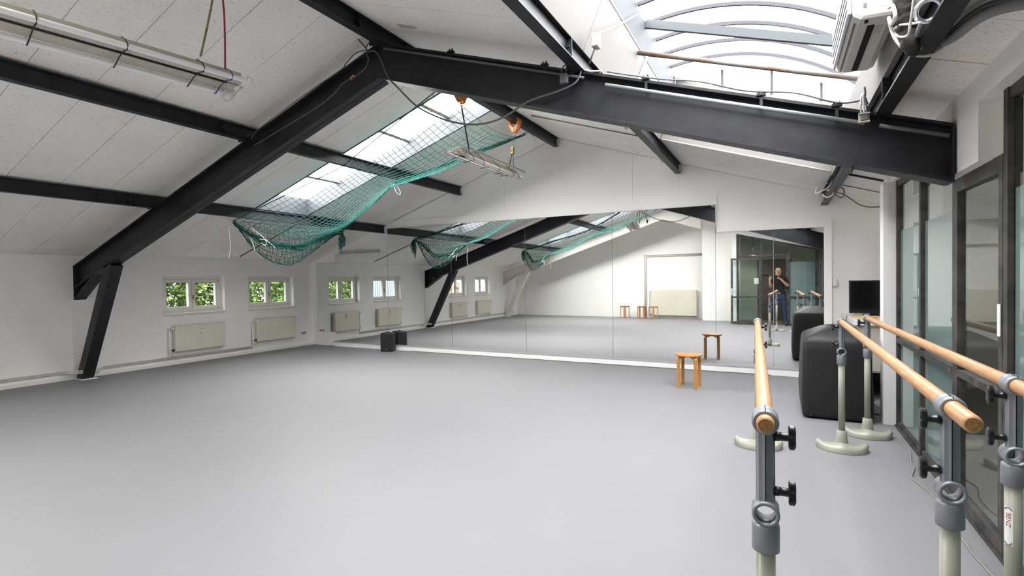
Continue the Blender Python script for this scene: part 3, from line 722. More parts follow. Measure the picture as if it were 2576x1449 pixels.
# =================================================================== BARRES
def barre(label, near, far, y0, y1, side):
    """near / far: post positions on the floor; y0, y1: ends of the rail past the posts; side: which side the knobs face"""
    n, f = Vector((*near, 0)), Vector((*far, 0)); d = (f - n).normalized(); L = (f - n).length
    ang = math.atan2(d.y, d.x) - PI / 2
    t = thing('ballet_barre', label, 'ballet barre', n, ang, 'freestanding ballet barres')
    H = 1.10; rr = .0235
    # rail with softly rounded ends (local y along the rail)
    prof = [(.012, -y0), (rr - .004, -y0 + .003), (rr, -y0 + .009), (rr, L + y1 - .009), (rr - .004, L + y1 - .003), (.012, L + y1)]
    mb = MB(); rings = []
    for r_, h in prof: rings.append([(r_ * math.cos(2 * PI * k / 24), h, H + r_ * 1.06 * math.sin(2 * PI * k / 24)) for k in range(24)])
    rail = mb.loft(rings, False, True).build('rail', 'barre', t, local=True)
    for h in (-y0 - .0, L + y1): MB().lathe([(rr - .005, h - .0012), (rr - .005, h + .0012)], 20, (0, 0, H), 'y', False).build('rail_end', 'endgrain', rail, local=True)
    for k, yp in enumerate((0.0, L)):
        sg = 1
        # foot: crescent casting
        ft = MB(); rings = []
        for i in range(17):
            u = -1 + 2 * i / 16; x = .185 * u; yc = yp - sg * .075 * (1 - u * u) + sg * .03
            wd = .092 * (1 - .22 * abs(u) ** 3) * (1.0 if abs(u) < .97 else .75); hh = .058 + .016 * math.exp(-((abs(u) - .88) / .12) ** 2) + .018 * math.exp(-(u / .25) ** 2)
            if i in (0, 16): wd *= .8; hh *= .85
            ring = []
            for q in range(11):
                a = PI * q / 10; ring.append((x + .012 * u * math.sin(a), yc - wd * math.cos(a) * (1.0 if 0 < q < 10 else 1.02), .006 + (hh - .006) * math.sin(a) ** .55))
            ring = [(x, yc + wd * 1.02, 0.0)] + list(reversed(ring)) + [(x, yc - wd * 1.02, 0.0)]
            rings.append(ring)
        foot = ft.loft(rings, True, True).build('foot', 'sage', t, local=True)
        MB().lathe([(.062, .03), (.050, .06), (.043, .10), (.038, .165), (.030, .170), (.026, .170)], 24, (0, yp, 0)).build('socket', 'sage', foot, local=True)
        for sx in (-1, 1): MB().lathe([(.007, -.004), (.007, .002)], 10, (sx * .16, yp - sg * .035, .058), 'z').build('foot_screw', 'dark', foot, local=True)
        MB().lathe([(.025, .165), (.025, .78)], 24, (0, yp, 0)).build('post', 'sage', t, local=True)
        if k == 0: MB().lathe([(.0256, .20), (.0256, .235)], 20, (0, yp, 0)).build('tape_band', 'tape', t, local=True)
        # cast bracket: lower sleeve, open ring, fluted upright, rail clamp
        br = MB().lathe([(.030, .735), (.0355, .738), (.0355, .806), (.033, .815), (.02, .82)], 28, (0, yp, 0)).build('bracket', 'cast', t, local=True)
        def ring_(z, ro, ri, w_):
            b = MB(); rg = []
            for i in range(29):
                a = 2 * PI * i / 28; c, q = math.cos(a), math.sin(a)
                rg.append([(ro * c, yp - w_, z + ro * q), (ro * 1.06 * c, yp - w_ * .8, z + ro * 1.06 * q), (ro * 1.06 * c, yp - w_ * .45, z + ro * 1.06 * q), (ro * c, yp - w_ * .3, z + ro * q),
                           (ro * c, yp + w_ * .3, z + ro * q), (ro * 1.06 * c, yp + w_ * .45, z + ro * 1.06 * q), (ro * 1.06 * c, yp + w_ * .8, z + ro * 1.06 * q), (ro * c, yp + w_, z + ro * q),
                           (ri * c, yp + w_, z + ri * q), (ri * c, yp - w_, z + ri * q)])
            return b.loft(rg, False, True)
        ring_(.846, .0335, .0255, .034).build('open_ring', 'cast', br, local=True)
        up = MB(); oct_ = []
        for i in range(16):
            a = 2 * PI * i / 16; rr_ = .0245 if i % 2 == 0 else .0215
            oct_.append((rr_ * math.cos(a), yp + rr_ * .9 * math.sin(a)))
        up.loft([[(p[0], p[1], z) for p in oct_] for z in (.872, 1.075)]).build('upright', 'cast', br, local=True)
        MB().box(-.0012, .0012, yp - .0248 if True else 0, yp - .0225, .88, 1.07).build('clamp_slot', 'black', br, local=True)
        ring_(H, .0325, .0238, .036).build('rail_clamp', 'cast', br, local=True)
        MB().box(-.0012, .0012, yp - .036, yp + .036, H + .031, H + .0352).build('clamp_slot', 'black', br, local=True)
        for zk in (1.058, .905):
            s = side; x1 = s * .0235
            kn = MB().lathe([(.013, x1), (.013, x1 + s * .010), (.0115, x1 + s * .012), (.0115, x1 + s * .032), (.014, x1 + s * .036)], 14, (0, yp, zk), 'x').build('clamp_knob', 'knob', br, local=True)
            g = MB(); st = []
            for i in range(32):
                a = 2 * PI * i / 32; q = .024 + .010 * max(0, math.cos(2 * (a - PI / 2))) ** 2 if True else 0
                q = .013 + .021 * abs(math.cos(a - PI / 2)) ** 1.6
                st.append((q * math.cos(a), q * math.sin(a)))
            g.loft([[(x1 + s * h, yp + p[0] * sc, zk + p[1] * sc) for p in st] for h, sc in ((.033, .85), (.036, 1), (.047, 1), (.051, .8))], True, False).build('knob_wings', 'knob', kn, local=True)
    return t
b1 = barre('freestanding barre standing out on the white floor', (-.033, 1.585), (-.160, 4.98), .062, .06, 1)
b2 = barre('freestanding barre in the middle, between the other two', (.460, 1.975), (.482, 5.19), .215, .06, -1)
b3 = barre('freestanding barre next to the glass wall', (.752, 2.46), (.735, 5.73), .20, .06, -1)
# yellow ribbon on the middle of barre one, maker's sticker on barre three
MB().tube([(.0265 * math.cos(a), .045 + .003 * math.sin(3 * a), 1.10 + .0275 * math.sin(a)) for a in [i * PI / 8 for i in range(17)]], .002, 5).build('yellow_ribbon', 'tape', b1, local=True)
def sticker(b, ang, z0, z1, first):
    wv = .55; mb = MB(); rings = []
    for i in range(7):
        a = ang - wv + 2 * wv * i / 6; rings.append([(.0256 * math.cos(a), .0256 * math.sin(a), z0), (.0256 * math.cos(a), .0256 * math.sin(a), z1)])
    st = mb.loft(rings, False, True, closed=False).build('maker_sticker', 'paper', b, local=True)
    if first:
        bz = text_mesh('sticker_lettering', 'BENZ', .021, 'red', st, Matrix.Identity(4))
        for v in bz.data.vertices:      # wrap the word round the post, reading downwards
            a = ang + v.co.y / .0262; h = (z0 + z1) / 2 + .022 - v.co.x; v.co = (.0262 * math.cos(a), .0262 * math.sin(a), h)
        for zz, sg in ((z0 + .012, 1), (z1 - .012, -1)):
            MB().tube([(.0262 * math.cos(ang + .40 * math.cos(q)), .0262 * math.sin(ang + .40 * math.cos(q)), zz - sg * .009 * math.sin(q)) for q in [i * PI / 8 for i in range(9)]], .0014, 4).build('sticker_arc', 'ink', st, local=True)
sticker(b3, math.radians(-140), .52, .66, True)
sticker(b1, math.radians(-165), .50, .60, False)

# =================================================================== COVERED BOX, SPEAKER, SCREEN
t = thing('covered_box', 'tall black fabric cover draped over a box beside the barres', 'covered box', (.53, 6.62, 0))
rings = []
def dring(z, x0, x1, y0, y1, r_, j):
    out = []
    for cx, cy, a0 in ((x1 - r_, y1 - r_, 0), (x0 + r_, y1 - r_, 90), (x0 + r_, y0 + r_, 180), (x1 - r_, y0 + r_, 270)):
        for k in range(7):
            a = math.radians(a0 + 15 * k); p = Vector((cx + r_ * math.cos(a), cy + r_ * math.sin(a), z))
            q = noise.noise(Vector((p.x * 4, p.y * 4, z * 3))) * j; out.append((p.x + q * math.cos(a), p.y + q * math.sin(a), z))
    return out
for z, g, r_, j in ((.022, -.006, .05, .015), (.06, .0, .05, .020), (.25, .004, .05, .018), (.50, .0, .05, .014), (.70, -.004, .05, .012), (.80, -.010, .05, .010), (.835, -.022, .05, .008), (.86, -.05, .06, .006)):
    rings.append(dring(z, .225 - g, .845 + g, 6.19 - g, 7.02 + g, r_, j))
rings.append(dring(.935, .225 + .19, .845 - .10, 6.19 + .22, 7.02 - .20, .08, .004)); rings.append(dring(.952, .48, .66, 6.5, 6.8, .05, 0))
MB().loft(rings, True, True).build('fabric_cover', 'cover', t)
for sx, sy in ((.30, 6.27), (.77, 6.27), (.30, 6.94), (.77, 6.94)): MB().lathe([(.03, 0), (.03, .03)], 12, (sx, sy, 0)).build('caster', 'dark', t)
MB().tube([(.245, 6.30, .03), (.25, 6.22, .05), (.32, 6.185, .035)], .012, 6).build('hem_drawstring', 'cover', t)

t = thing('floor_speaker', 'small black loudspeaker on the floor at the mirror plinth', 'loudspeaker', (-7.42, 8.48, 0), math.radians(24))
MB().rbox(-.135, .135, -.095, .125, .004, .395, .02).build('cabinet', 'spk', t, local=True)
g = MB().rbox(-.122, .122, -.108, -.0955, .018, .38, .006).build('grille', 'grille', t, local=True)
MB().lathe([(.009, -.1105), (.009, -.1085)], 12, (0.0, 0, .055), 'y').build('badge', 'chrome', g, local=True)
MB().tube([(-.05, .02, .396), (-.045, .02, .412), (.045, .02, .412), (.05, .02, .396)], .008, 6).build('carry_handle', 'spk', t, local=True)
for sx in (-.1, .1):
    for sy in (-.07, .1): MB().lathe([(.012, 0), (.012, .005)], 8, (sx, sy, 0)).build('rubber_foot', 'dark', t, local=True)

t = thing('television', 'switched off black flat screen on the white shelf', 'television', (1.12, 8.35, .965))
MB().rbox(.86, 1.43, 8.30, 8.345, .985, 1.43, .006).build('screen_case', 'spk', t)
MB().box(.875, 1.415, 8.2985, 8.2998, 1.0, 1.415).build('screen', 'screen', t)
MB().rbox(1.02, 1.28, 8.24, 8.42, .958, .968, .004).box(1.10, 1.20, 8.325, 8.35, .966, 1.02).build('stand', 'spk', t)
t = thing('shelf_unit', 'white topped beige sideboard under the television', 'cabinet', (1.13, 8.0, 0))
MB().box(.80, 1.449, 7.30, 8.70, .905, .958).build('worktop', 'desk', t)
MB().box(.84, .86, 7.34, 8.69, 0.0, .905).box(1.42, 1.44, 7.34, 8.69, 0, .905).box(.86, 1.42, 8.67, 8.69, 0, .905).build('side_panel', 'deskside', t)
MB().box(.86, 1.42, 7.36, 8.67, .34, .36).build('shelf', 'desk', t)
MB().box(.86, 1.42, 7.345, 7.36, .36, .905).build('front_panel', 'deskside', t)
cable('yellow_cable', [(.86, 8.05, .964), (1.0, 7.8, .964), (1.12, 7.95, .964), (1.02, 8.1, .964), (.95, 7.95, .966), (1.2, 8.0, .975), (1.44, 8.2, 1.05)], .006, 'tape', 'coiled yellow cable lying on the white worktop')
cable('power_lead', [(.80, 7.9, .975), (.782, 7.85, .93), (.775, 7.75, .60), (.78, 7.6, .2), (.80, 7.4, .01), (.86, 7.1, .008), (.95, 6.9, .008), (.9, 6.75, .008), (1.0, 6.6, .008), (1.2, 6.7, .008), (1.1, 7.1, .008)], .006, 'bcable', 'brown lead dropping from the white worktop to the floor')
cable('wall_lead', [(1.30, 7.30, .72), (1.27, 7.28, .55), (1.2, 7.2, .35), (1.15, 7.05, .2), (1.05, 6.95, .05), (1.0, 7.0, .008), (.98, 7.2, .008)], .005, 'cable', 'thin dark lead hanging behind the white end post')

# =================================================================== SAFETY NETS UNDER THE SKYLIGHTS
def lerp(a, b, t): return a + (b - a) * t
def poly_at(P, s):
    n = len(P) - 1; i = min(int(s * n), n - 1); return lerp(Vector(P[i]), Vector(P[i + 1]), s * n - i)
def make_net(label):
    y = 0.0
    t = thing('safety_net', label, 'net', (-5.68, 6.3, 2.5), group='green nets under the skylights')
    N = [(-3.64, 5.22, 3.885), (-5.70, 5.57, 3.19), (-7.74, 5.25, 2.50)]
    Fp = [(-3.66, 7.62, 3.885), (-5.70, 6.72, 3.12), (-7.70, 7.52, 2.50)]
    def Sf(s, u):
        a, b = poly_at(N, s), poly_at(Fp, s); p = lerp(a, b, u)
        sag = math.sin(PI * u) ** .8 * (.16 + .12 * math.sin(2 * PI * s) ** 2) + .10 * math.sin(PI * u) * u
        p.z -= sag; p.z += .006 * noise.noise(Vector((s * 30, u * 30, 0))); return p
    ns, nt_ = 46, 23
    mb = MB()
    for j in range(1, nt_): mb.tube([Sf(i / ns, j / nt_) for i in range(ns + 1)], .0036, 3, False)
    for i in range(ns + 1): mb.tube([Sf(i / ns, j / nt_) for j in range(nt_ + 1)], .0036, 3, False)
    mb.build('net_mesh', 'net', t)
    # border ropes: taut near edge, gathered far edge
    MB().tube([Sf(i / 40, 0) for i in range(41)], .007, 5).build('border_rope', 'net', t)
    mb = MB()
    for q in range(12):
        ph = random.uniform(0, 6.28); w_ = random.uniform(.01, .05)
        mb.tube([Sf(i / 60, 1) + Vector((0, -w_ * abs(math.sin(i * .5 + ph)), -w_ * .8 * math.sin(i * .37 + ph))) for i in range(61)], .0045, 3, False)
    mb.build('gathered_edge', 'net', t)
    # pouch hanging below the lowest beam
    P0, P1 = Vector(N[2]), Vector(Fp[2])
    def Pf(u, v):
        p = lerp(P0, P1, u); d = .66 * math.sin(PI * u) ** .75 * (1.0 if u < .55 else 1 - .55 * ((u - .55) / .45) ** 1.2)
        p.z -= d * (1 - (2 * v - 1) ** 2) + .05 * math.sin(PI * u) * v; p.x += -.02 - .42 * math.sin(PI * u) * v * .9
        p.y += .10 * math.sin(PI * v) * (0.5 - u); return p
    mb = MB(); nu, nv = 24, 14
    for j in range(nv + 1): mb.tube([Pf(i / nu, j / nv) + Vector((0, .012 * math.sin(i * 3 + j), .012 * math.cos(i * 2.3 + j * 1.7))) for i in range(nu + 1)], .004, 3, False)
    for i in range(1, nu): mb.tube([Pf(i / nu, j / nv) + Vector((0, .012 * math.sin(i * 3 + j), .012 * math.cos(i * 2.3 + j * 1.7))) for j in range(nv + 1)], .004, 3, False)
    mb.build('net_pouch', 'net', t)
    mb = MB()
    for q in range(30):
        ph = random.uniform(0, 6.28); ra = random.uniform(.01, .065)
        pts = []
        for i in range(41):
            u = i / 40; p = lerp(P0, P1, u); p.z -= (.34 if u < .6 else .34 * (1 - (u - .6) / .5)) * math.sin(PI * u) ** .8 + .02; p.x -= .10 * math.sin(PI * u)
            e = ra * (.35 + .65 * math.sin(PI * u)); pts.append(p + Vector((e * math.cos(ph + i * .45), .02 * math.sin(i + ph), e * math.sin(ph + i * .45 + q))))
        mb.tube(pts, .005, 3, False)
    mb.build('gathered_roll', 'net', t)
    mb = MB()
    for q in range(22):
        ph = random.uniform(0, 6.28); ra = random.uniform(.01, .06); L_ = random.uniform(.28, .50)
        mb.tube([P1 + Vector((-.04 + ra * math.cos(ph + i) * math.sin(PI * i / 12) * 1.3, -.02 + ra * math.sin(ph + i) * math.sin(PI * i / 12) * 1.3 + .05 * math.sin(i * .3), .02 - L_ * i / 12)) for i in range(13)], .005, 3, False)
    mb.build('bunched_corner', 'net', t)
    # white tie ropes
    A = P0
    rp = MB().tube(spline([A + Vector((0, -.10, .02)), A + Vector((0, -.02, -.01)), A + Vector((-.02, .14, -.06)), A + Vector((-.05, .42, -.24)), A + Vector((-.03, .58, -.27)), A + Vector((-.04, .60, -.36)), A + Vector((-.02, .50, -.33))]), .008, 6)
    rp.tube(spline([A + Vector((0, -.03, 0)), A + Vector((-.03, .22, -.13)), A + Vector((-.06, .36, -.33)), A + Vector((-.05, .40, -.46))]), .007, 6)
    rp.tube(spline([A + Vector((0, -.02, .0)), A + Vector((-.02, .30, -.08)), A + Vector((-.03, .70, -.34)), A + Vector((-.03, .78, -.40))]), .007, 6)
    rp.build('tie_rope', 'rope', t)
    MB().tube(spline([A + Vector((0, -.05, .0)), A + Vector((0, -.09, -.12)), A + Vector((0, -.07, -.40)), A + Vector((0, -.10, -.62))]), .0065, 6).build('loose_rope_end', 'rope', t)
    B = Vector(Fp[1]); MB().tube(spline([B + Vector((0, .0, .10)), B + Vector((.02, .03, 0)), B + Vector((.05, .10, -.10)), B + Vector((.06, .08, -.17)), B + Vector((.03, .02, -.12)), B + Vector((.02, -.02, .0))]), .006, 6).build('tie_rope', 'rope', t)
    C = Vector(Fp[0]); MB().tube(spline([C + Vector((0, -.02, .0)), C + Vector((.05, .05, .06)), C + Vector((.09, .02, .10)), C + Vector((.02, .10, .06)), C + Vector((.07, .10, -.02)), C + Vector((.10, .16, -.12))]), .007, 6).build('tie_rope', 'rope', t)
    D = P1; MB().tube(spline([D + Vector((0, -.35, .02)), D + Vector((0, -.2, .05)), D + Vector((0, -.02, .06)), D + Vector((0, .02, .0)), D + Vector((0, -.1, -.03)), D + Vector((0, -.25, -.01))]), .009, 6).build('tie_rope', 'rope', t)
    return t
n1 = make_net('green rope net slung under the skylight beyond the black frame')
dup(n1, (-5.68, 6.3 - 5.95, 2.5), None, 'green rope net slung under the skylight at the radiator end')
# clothes pegs on the net
for i, (u, v, y_) in enumerate(((668, 645, 5.75), (691, 652, 5.95), (771, 575, 6.72), (807, 577, 7.0))):
    p = PX(u, v, x=-7.95)
    k = MB()
    for s in (-1, 1): k.ext([(-.004, -.005), (.004, -.005), (.004, .005), (-.004, .005)], (p.x, p.y + s * .007, p.z - .04), (p.x, p.y + s * .004, p.z + .04))
    k.tube([(p.x - .006, p.y - .008, p.z), (p.x - .006, p.y + .008, p.z)], .004, 6)
    tag(k.build('clothes_peg', 'barre'), 'small wooden clothes peg clipped ' + ('at the bottom of the net pouch' if i < 2 else 'to the upper rim of the net pouch'), 'clothes peg', 'clothes pegs on the net')

# =================================================================== FLUORESCENT FIXTURES
def fixture(label, c, rz, L, tilt=0.0, grp='hanging fluorescent fixtures'):
    """long axis local y, tubes below"""
    t = thing('fluorescent_fixture', label, 'light fixture', c, rz, grp); t.rotation_euler = (0, tilt, rz)
    hb = MB()
    for s in (-1, 1):
        hb.prism([(s * q[0], q[1]) for q in ((.012, .012), (.09, .030), (.142, .008), (.142, .014), (.09, .036), (.012, .040))], 'y', -L / 2, L / 2)
    hb.build('reflector', 'refl', t, local=True)
    MB().box(-.03, .03, -L / 2, L / 2, .045, .10).build('ballast_channel', 'refl', t, local=True)
    MB().tube([(0, -L / 2 + .05, .006), (0, L / 2 - .1, .006)], .007, 6).build('wire', 'dark', t, local=True)
    for s in (-1, 1):
        MB().lathe([(.012, -L / 2 + .0), (.019, -L / 2 + .012), (.019, L / 2 - .012), (.012, L / 2)], 14, (s * .152, 0, -.012), 'y').build('tube', 'tube', t, local=True)
        for e in (-1, 1):
            MB().lathe([(.024, e * L / 2 - .012), (.026, e * L / 2), (.026, e * L / 2 + .022), (.018, e * L / 2 + .028)], 14, (s * .152, 0, -.012), 'y').box(s * .14 - .012, s * .14 + .012, e * L / 2 - .02, e * L / 2 + .015, -.01, .03).build('lamp_holder', 'winframe', t, local=True)
        for i in range(5):
            q = -L / 2 + L * (i + .5) / 5; MB().lathe([(.010, 0), (.010, .004)], 10, (s * .07, q, .020), 'z').build('screw', 'refl', t, local=True)
    for i, q in enumerate((-.42, -.25, .02, .30, .42)):
        y = q * L; m_ = 'blue' if i in (0, 4) else 'strap'
        MB().tube([(-.177, y, -.012), (-.15, y + .004, .03), (-.03, y + .01, .105), (.03, y + .01, .105), (.15, y - .004, .03), (.177, y, -.012), (.152, y, -.037), (.05, y + .01, .0), (-.05, y + .012, .0), (-.152, y + .005, -.037), (-.177, y, -.012)], .0040, 5).build('cable_tie', m_, t, local=True)
    MB().tube([(-.16, L / 2 - .12, -.03), (-.18, L / 2 - .06, .02), (-.175, L / 2 + .01, .06)], .004, 5).build('cable_tie_tail', 'blue', t, local=True)
    return t
P1_, P2_ = Vector((-3.72, 2.60, 3.03)), Vector((-4.02, 1.02, 3.03))
ctr = (P1_ + P2_) / 2; dd = P1_ - P2_
f1 = fixture('large dusty fluorescent fixture hanging on ropes below the ridge beam', ctr, math.atan2(dd.y, dd.x) - PI / 2, dd.length, math.radians(-6))
Q1, Q2 = Vector((-3.60, 5.46, 3.10)), Vector((-3.60, 7.05, 3.07))
f2 = fixture('fluorescent fixture hanging from two orange clamps in front of the net', (Q1 + Q2) / 2, math.radians(1), (Q2 - Q1).length, math.radians(14))
tp = MB(); L = (Q2 - Q1).length
tp.tube([(.17, -L / 2, .10), (.17, L / 2, .10)], .013, 8).build('spare_rod', 'refl', f2, local=True)
for q in range(6):
    MB().tube(spline([(random.uniform(-.1, .1), -L / 2 - .01, random.uniform(0, .08)), (random.uniform(-.16, .16), -L / 2 - .06, random.uniform(-.05, .12)), (random.uniform(-.14, .14), -L / 2 - .02, random.uniform(-.04, .1))], 5), .003, 5).build('loose_wire', 'wcable', f2, local=True)
for q in range(4):
    MB().tube(spline([(random.uniform(-.1, .1), dd.length / 2 + .01, random.uniform(-.02, .04)), (random.uniform(-.16, .0), dd.length / 2 - .03, random.uniform(-.09, -.04)), (random.uniform(-.2, -.1), dd.length / 2 - .08, random.uniform(-.06, -.02))], 5), .004, 5).build('loose_wire', 'wcable', f1, local=True)
# suspension of fixture one
cable('hanging_rope', [(-3.60, 2.22, 3.10), (-3.585, 2.30, 3.5), (-3.58, 2.36, 3.905)], .008, 'tan', 'brown rope holding the large fixture at its end', 'rope')
cable('hanging_rope', [(-3.66, 2.44, 3.10), (-3.60, 2.40, 3.5), (-3.58, 2.34, 3.905)], .007, 'redrope', 'dark red cord holding the large fixture at its end', 'rope')
cable('hanging_rope', [(-3.98, 1.15, 3.10), (-3.75, 1.15, 3.5), (-3.58, 1.15, 3.905)], .008, 'tan', 'brown rope holding the large fixture at its far end', 'rope')

# beam clamps, strap and wire of fixture two
def clamp(y, label):
    t = thing('beam_clamp', label, 'beam clamp', (XR, y, 3.78), group='orange beam clamps')
    zb = zc(XR) - .17
    for s in (-1, 1):
        poly = [(s * .085, zb + .055), (s * .10, zb + .01), (s * .085, zb - .05), (s * .03, zb - .145), (s * .005, zb - .15), (s * .005, zb - .09), (s * .055, zb - .02), (s * .052, zb + .055)]
        for dy in (-.045, .03):
            m = MB()
            a = [poly[0], poly[1], poly[6], poly[7]]; b = [poly[1], poly[2], poly[5], poly[6]]; c = [poly[2], poly[3], poly[4], poly[5]]
            for q in (a, b, c): m.prism([(XR + v[0], v[1]) for v in (q if s > 0 else list(reversed(q)))], 'y', y + dy, y + dy + .015)
            m.build('jaw_plate', 'orange', t)
    MB().tube([(XR, y - .06, zb - .10), (XR, y + .06, zb - .10)], .012, 8).build('spindle', 'brass', t)
    MB().tube([(XR + .022 * math.cos(a), y, zb - .165 + .022 * math.sin(a)) for a in [i * PI / 8 for i in range(17)]], .006, 6).build('shackle', 'orange', t)
    return t
clamp(5.55, 'orange beam clamp above the black strap'); clamp(7.05, 'orange beam clamp above the ratchet wire')
t = thing('lifting_strap', 'black webbing strap down to the smaller fixture', 'strap', (-3.6, 5.7, 3.2))
MB().ext([(-.014, -.002), (.014, -.002), (.014, .002), (-.014, .002)], (XR, 5.55, 3.74), (-3.58, 5.72, 3.21), up=(1, 0, 0)).build('webbing', 'strap', t)
t = thing('ratchet_wire', 'thin wire with brass ratchet holding the smaller fixture', 'wire', (-3.6, 6.95, 3.2))
MB().tube([(XR, 7.05, 3.73), (-3.58, 6.98, 3.52)], .004, 5).build('wire', 'cable', t)
MB().rbox(-3.60, -3.56, 6.945, 6.995, 3.42, 3.52, .008).tube([(-3.58, 6.93, 3.50), (-3.58, 6.925, 3.44)], .008, 6).build('ratchet', 'brass', t)
MB().tube([(-3.59, 6.965, 3.42), (-3.63, 6.93, 3.2)], .008, 5).build('webbing', 'strap', t)
MB().tube([(-3.57, 6.97, 3.42), (-3.575, 6.97, 3.30), (-3.56, 6.96, 3.20)], .006, 5).build('blue_tail', 'blue', t)

# =================================================================== AIR CONDITIONER AND ITS PIPES
t = thing('air_conditioner', 'white wall mounted air conditioner under the barrel skylight', 'air conditioner', (.54, 3.5, 2.79))
rings = []
for y, e in ((3.12, .012), (3.13, 0), (3.90, 0), (3.91, .012)):
    pf = [(.533, 2.80 + e), (.50, 2.785 + e), (.375, 2.79 + e), (.345, 2.81 + e), (.338, 2.83 + e), (.335, 3.00 - e), (.35, 3.045 - e), (.38, 3.065 - e), (.533, 3.065 - e)]
    rings.append([(p[0] + (e if p[0] < .4 else 0), y, p[1]) for p in pf])
MB().loft(rings, True, False).build('casing', 'ac', t)
fp = MB().rbox(.318, .334, 3.115, 3.915, 2.822, 3.05, .004).build('front_panel', 'acfront', t)
for i in range(4): MB().box(.315, .3185, 3.14, 3.89, 2.85 + .045 * i, 2.862 + .045 * i).build('grille_slot', 'cable', fp)
MB().box(.415, .445, 3.22, 3.86, 2.780, 2.790).build('air_outlet', 'black', t)
MB().box(.352, .358, 3.19, 3.88, 2.793, 2.800).build('outlet_seam', 'bcable', t)
MB().box(.395, .41, 3.15, 3.172, 2.782, 2.789).build('sensor_hole', 'black', t)
MB().box(.455, .485, 3.24, 3.34, 2.7835, 2.785).build('rating_label', 'refl', t)
MB().lathe([(.022, 3.1175), (.022, 3.1195)], 18, (.47, 0, 2.85), 'y').build('round_sticker', 'paper', t)
MB().box(.385, .40, 3.1175, 3.1195, 2.84, 2.862).build('small_sticker', 'cable', t)
P = lambda u, v, x: PX(u, v, x=x)
cable('foam_pipe_bundle', [P(2262, -40, .50), P(2268, 0, .50), P(2276, 45, .51), P(2283, 85, .52), P(2294, 122, .53), P(2302, 135, .56)], [(.034 + .005 * math.sin(q * 2.1)) * (1 if q < 22 else max(.3, 1 - (q - 22) * .08)) for q in range(31)], 'foam', 'crumpled black foam pipe bundle beside the air conditioner', 'pipe', n=10)
cable('white_hose', [P(2236, 20, .46), P(2246, 14, .46), P(2252, 40, .46), P(2243, 60, .46), P(2236, 45, .46), P(2246, 85, .48), P(2266, 115, .50), P(2290, 134, .55), P(2318, 140, .60), P(2345, 136, .64), P(2372, 118, .68)], .008, 'rope', 'cream drain hose looping under the foam bundle', 'hose')
cable('thin_cable', [P(2300, -20, .49), P(2296, 20, .49), P(2290, 60, .49), P(2284, 88, .49), P(2262, 92, .49), P(2248, 78, .49), P(2262, 64, .49), P(2290, 60, .50), P(2318, 56, .52)], .005, 'rope', 'thin cream cable looped at the foam bundle')
cable('drain_tube', [P(2322, 52, .54), P(2312, 72, .54), P(2304, 105, .55), P(2300, 128, .57), P(2318, 133, .60), P(2345, 128, .64), P(2366, 116, .67)], .010, 'gfoam', 'grey tube bending below the eye bolt', 'pipe')
cable('insulated_pipe', [P(2306, 114, .56)] + [PX(u, v, roof='R', off=-.075) for u, v in ((2345, 112), (2375, 104), (2410, 84), (2450, 52), (2500, 26), (2576, 8), (2640, 0))], .024, 'gfoam', 'grey insulated pipe running up to the right wall', 'pipe', n=10)
cable('dark_conduit', [PX(u, v, roof='R', off=-.055) for u, v in ((2372, 92), (2400, 72), (2440, 38), (2490, 10), (2560, -6), (2620, -14))], .010, 'cable', 'dark cable strapped above the grey insulated pipe')
t = thing('eye_bolt', 'bright steel eye bolt with a ring below the roof beam', 'eye bolt', P(2336, 30, .55))
c = P(2336, 26, .55); dv = (Vector((0, 0, CAM_H)) - c).normalized(); e1 = dv.cross(Vector((0, 0, 1))).normalized(); e2 = e1.cross(dv)
MB().tube([c + (e1 * math.cos(a) + e2 * math.sin(a)) * .041 + dv * .012 * math.sin(a) for a in [i * PI / 12 for i in range(25)]], .0105, 8, False).build('ring', 'chrome', t)
MB().tube([c + e2 * .045, c + e2 * .12 + e1 * .0], .009, 8).build('shank', 'chrome', t)
MB().box(c.x - .05, c.x + .06, c.y - .05, c.y + .05, c.z + .10, c.z + .112).build('plate', 'zinc', t)

# =================================================================== CABLES, CONDUITS AND BOXES ON THE STEEL
YR = 4.005
RP = lambda u, v, y=YR: PX(u, v, y=y)
cable('slung_cable', [RP(860, 40, 3.8), RP(872, 72, 3.9), RP(900, 98), RP(921, 122), RP(926, 130), RP(945, 130), RP(962, 160), RP(975, 192), RP(1005, 225), RP(1050, 268), RP(1105, 296), RP(1160, 311), RP(1210, 312), RP(1265, 296), RP(1330, 255), RP(1400, 231), RP(1445, 210), RP(1460, 185), RP(1461, 165)], .0085, 'cable', 'long dark cable slung below the ridge of the black frame', n=7)
cable('slung_cable', [RP(944, 108), RP(930, 107), RP(922, 118), RP(922, 135), RP(927, 150), RP(918, 172), RP(893, 192), RP(862, 210), RP(840, 236), RP(800, 268), RP(700, 330), RP(640, 365)], .006, 'cable', 'thin cable clipped down the sloping frame to the window wall')
cable('slung_cable', [RP(922, 126), RP(895, 134), RP(870, 160), RP(858, 175), RP(800, 215), RP(730, 265), RP(660, 318), RP(640, 336), RP(632, 350)], .006, 'cable', 'dark cable bowed above the sloping frame flange')
t = thing('terminal_block', 'small orange wire connector on the sloping frame', 'connector', RP(884, 194, 4.0))
c = RP(884, 197, 3.995); MB().rbox(c.x - .012, c.x + .012, c.y - .01, c.y + .01, c.z - .012, c.z + .012, .004).build('block', 'orange', t)
MB().tube([c + Vector((0, 0, .01)), c + Vector((.02, 0, .03)), c + Vector((.05, 0, .005))], .004, 5).build('wire_end', 'wcable', t)
def on_web(x, dz): return (x, 3.985, zc(x) - .165 + dz)
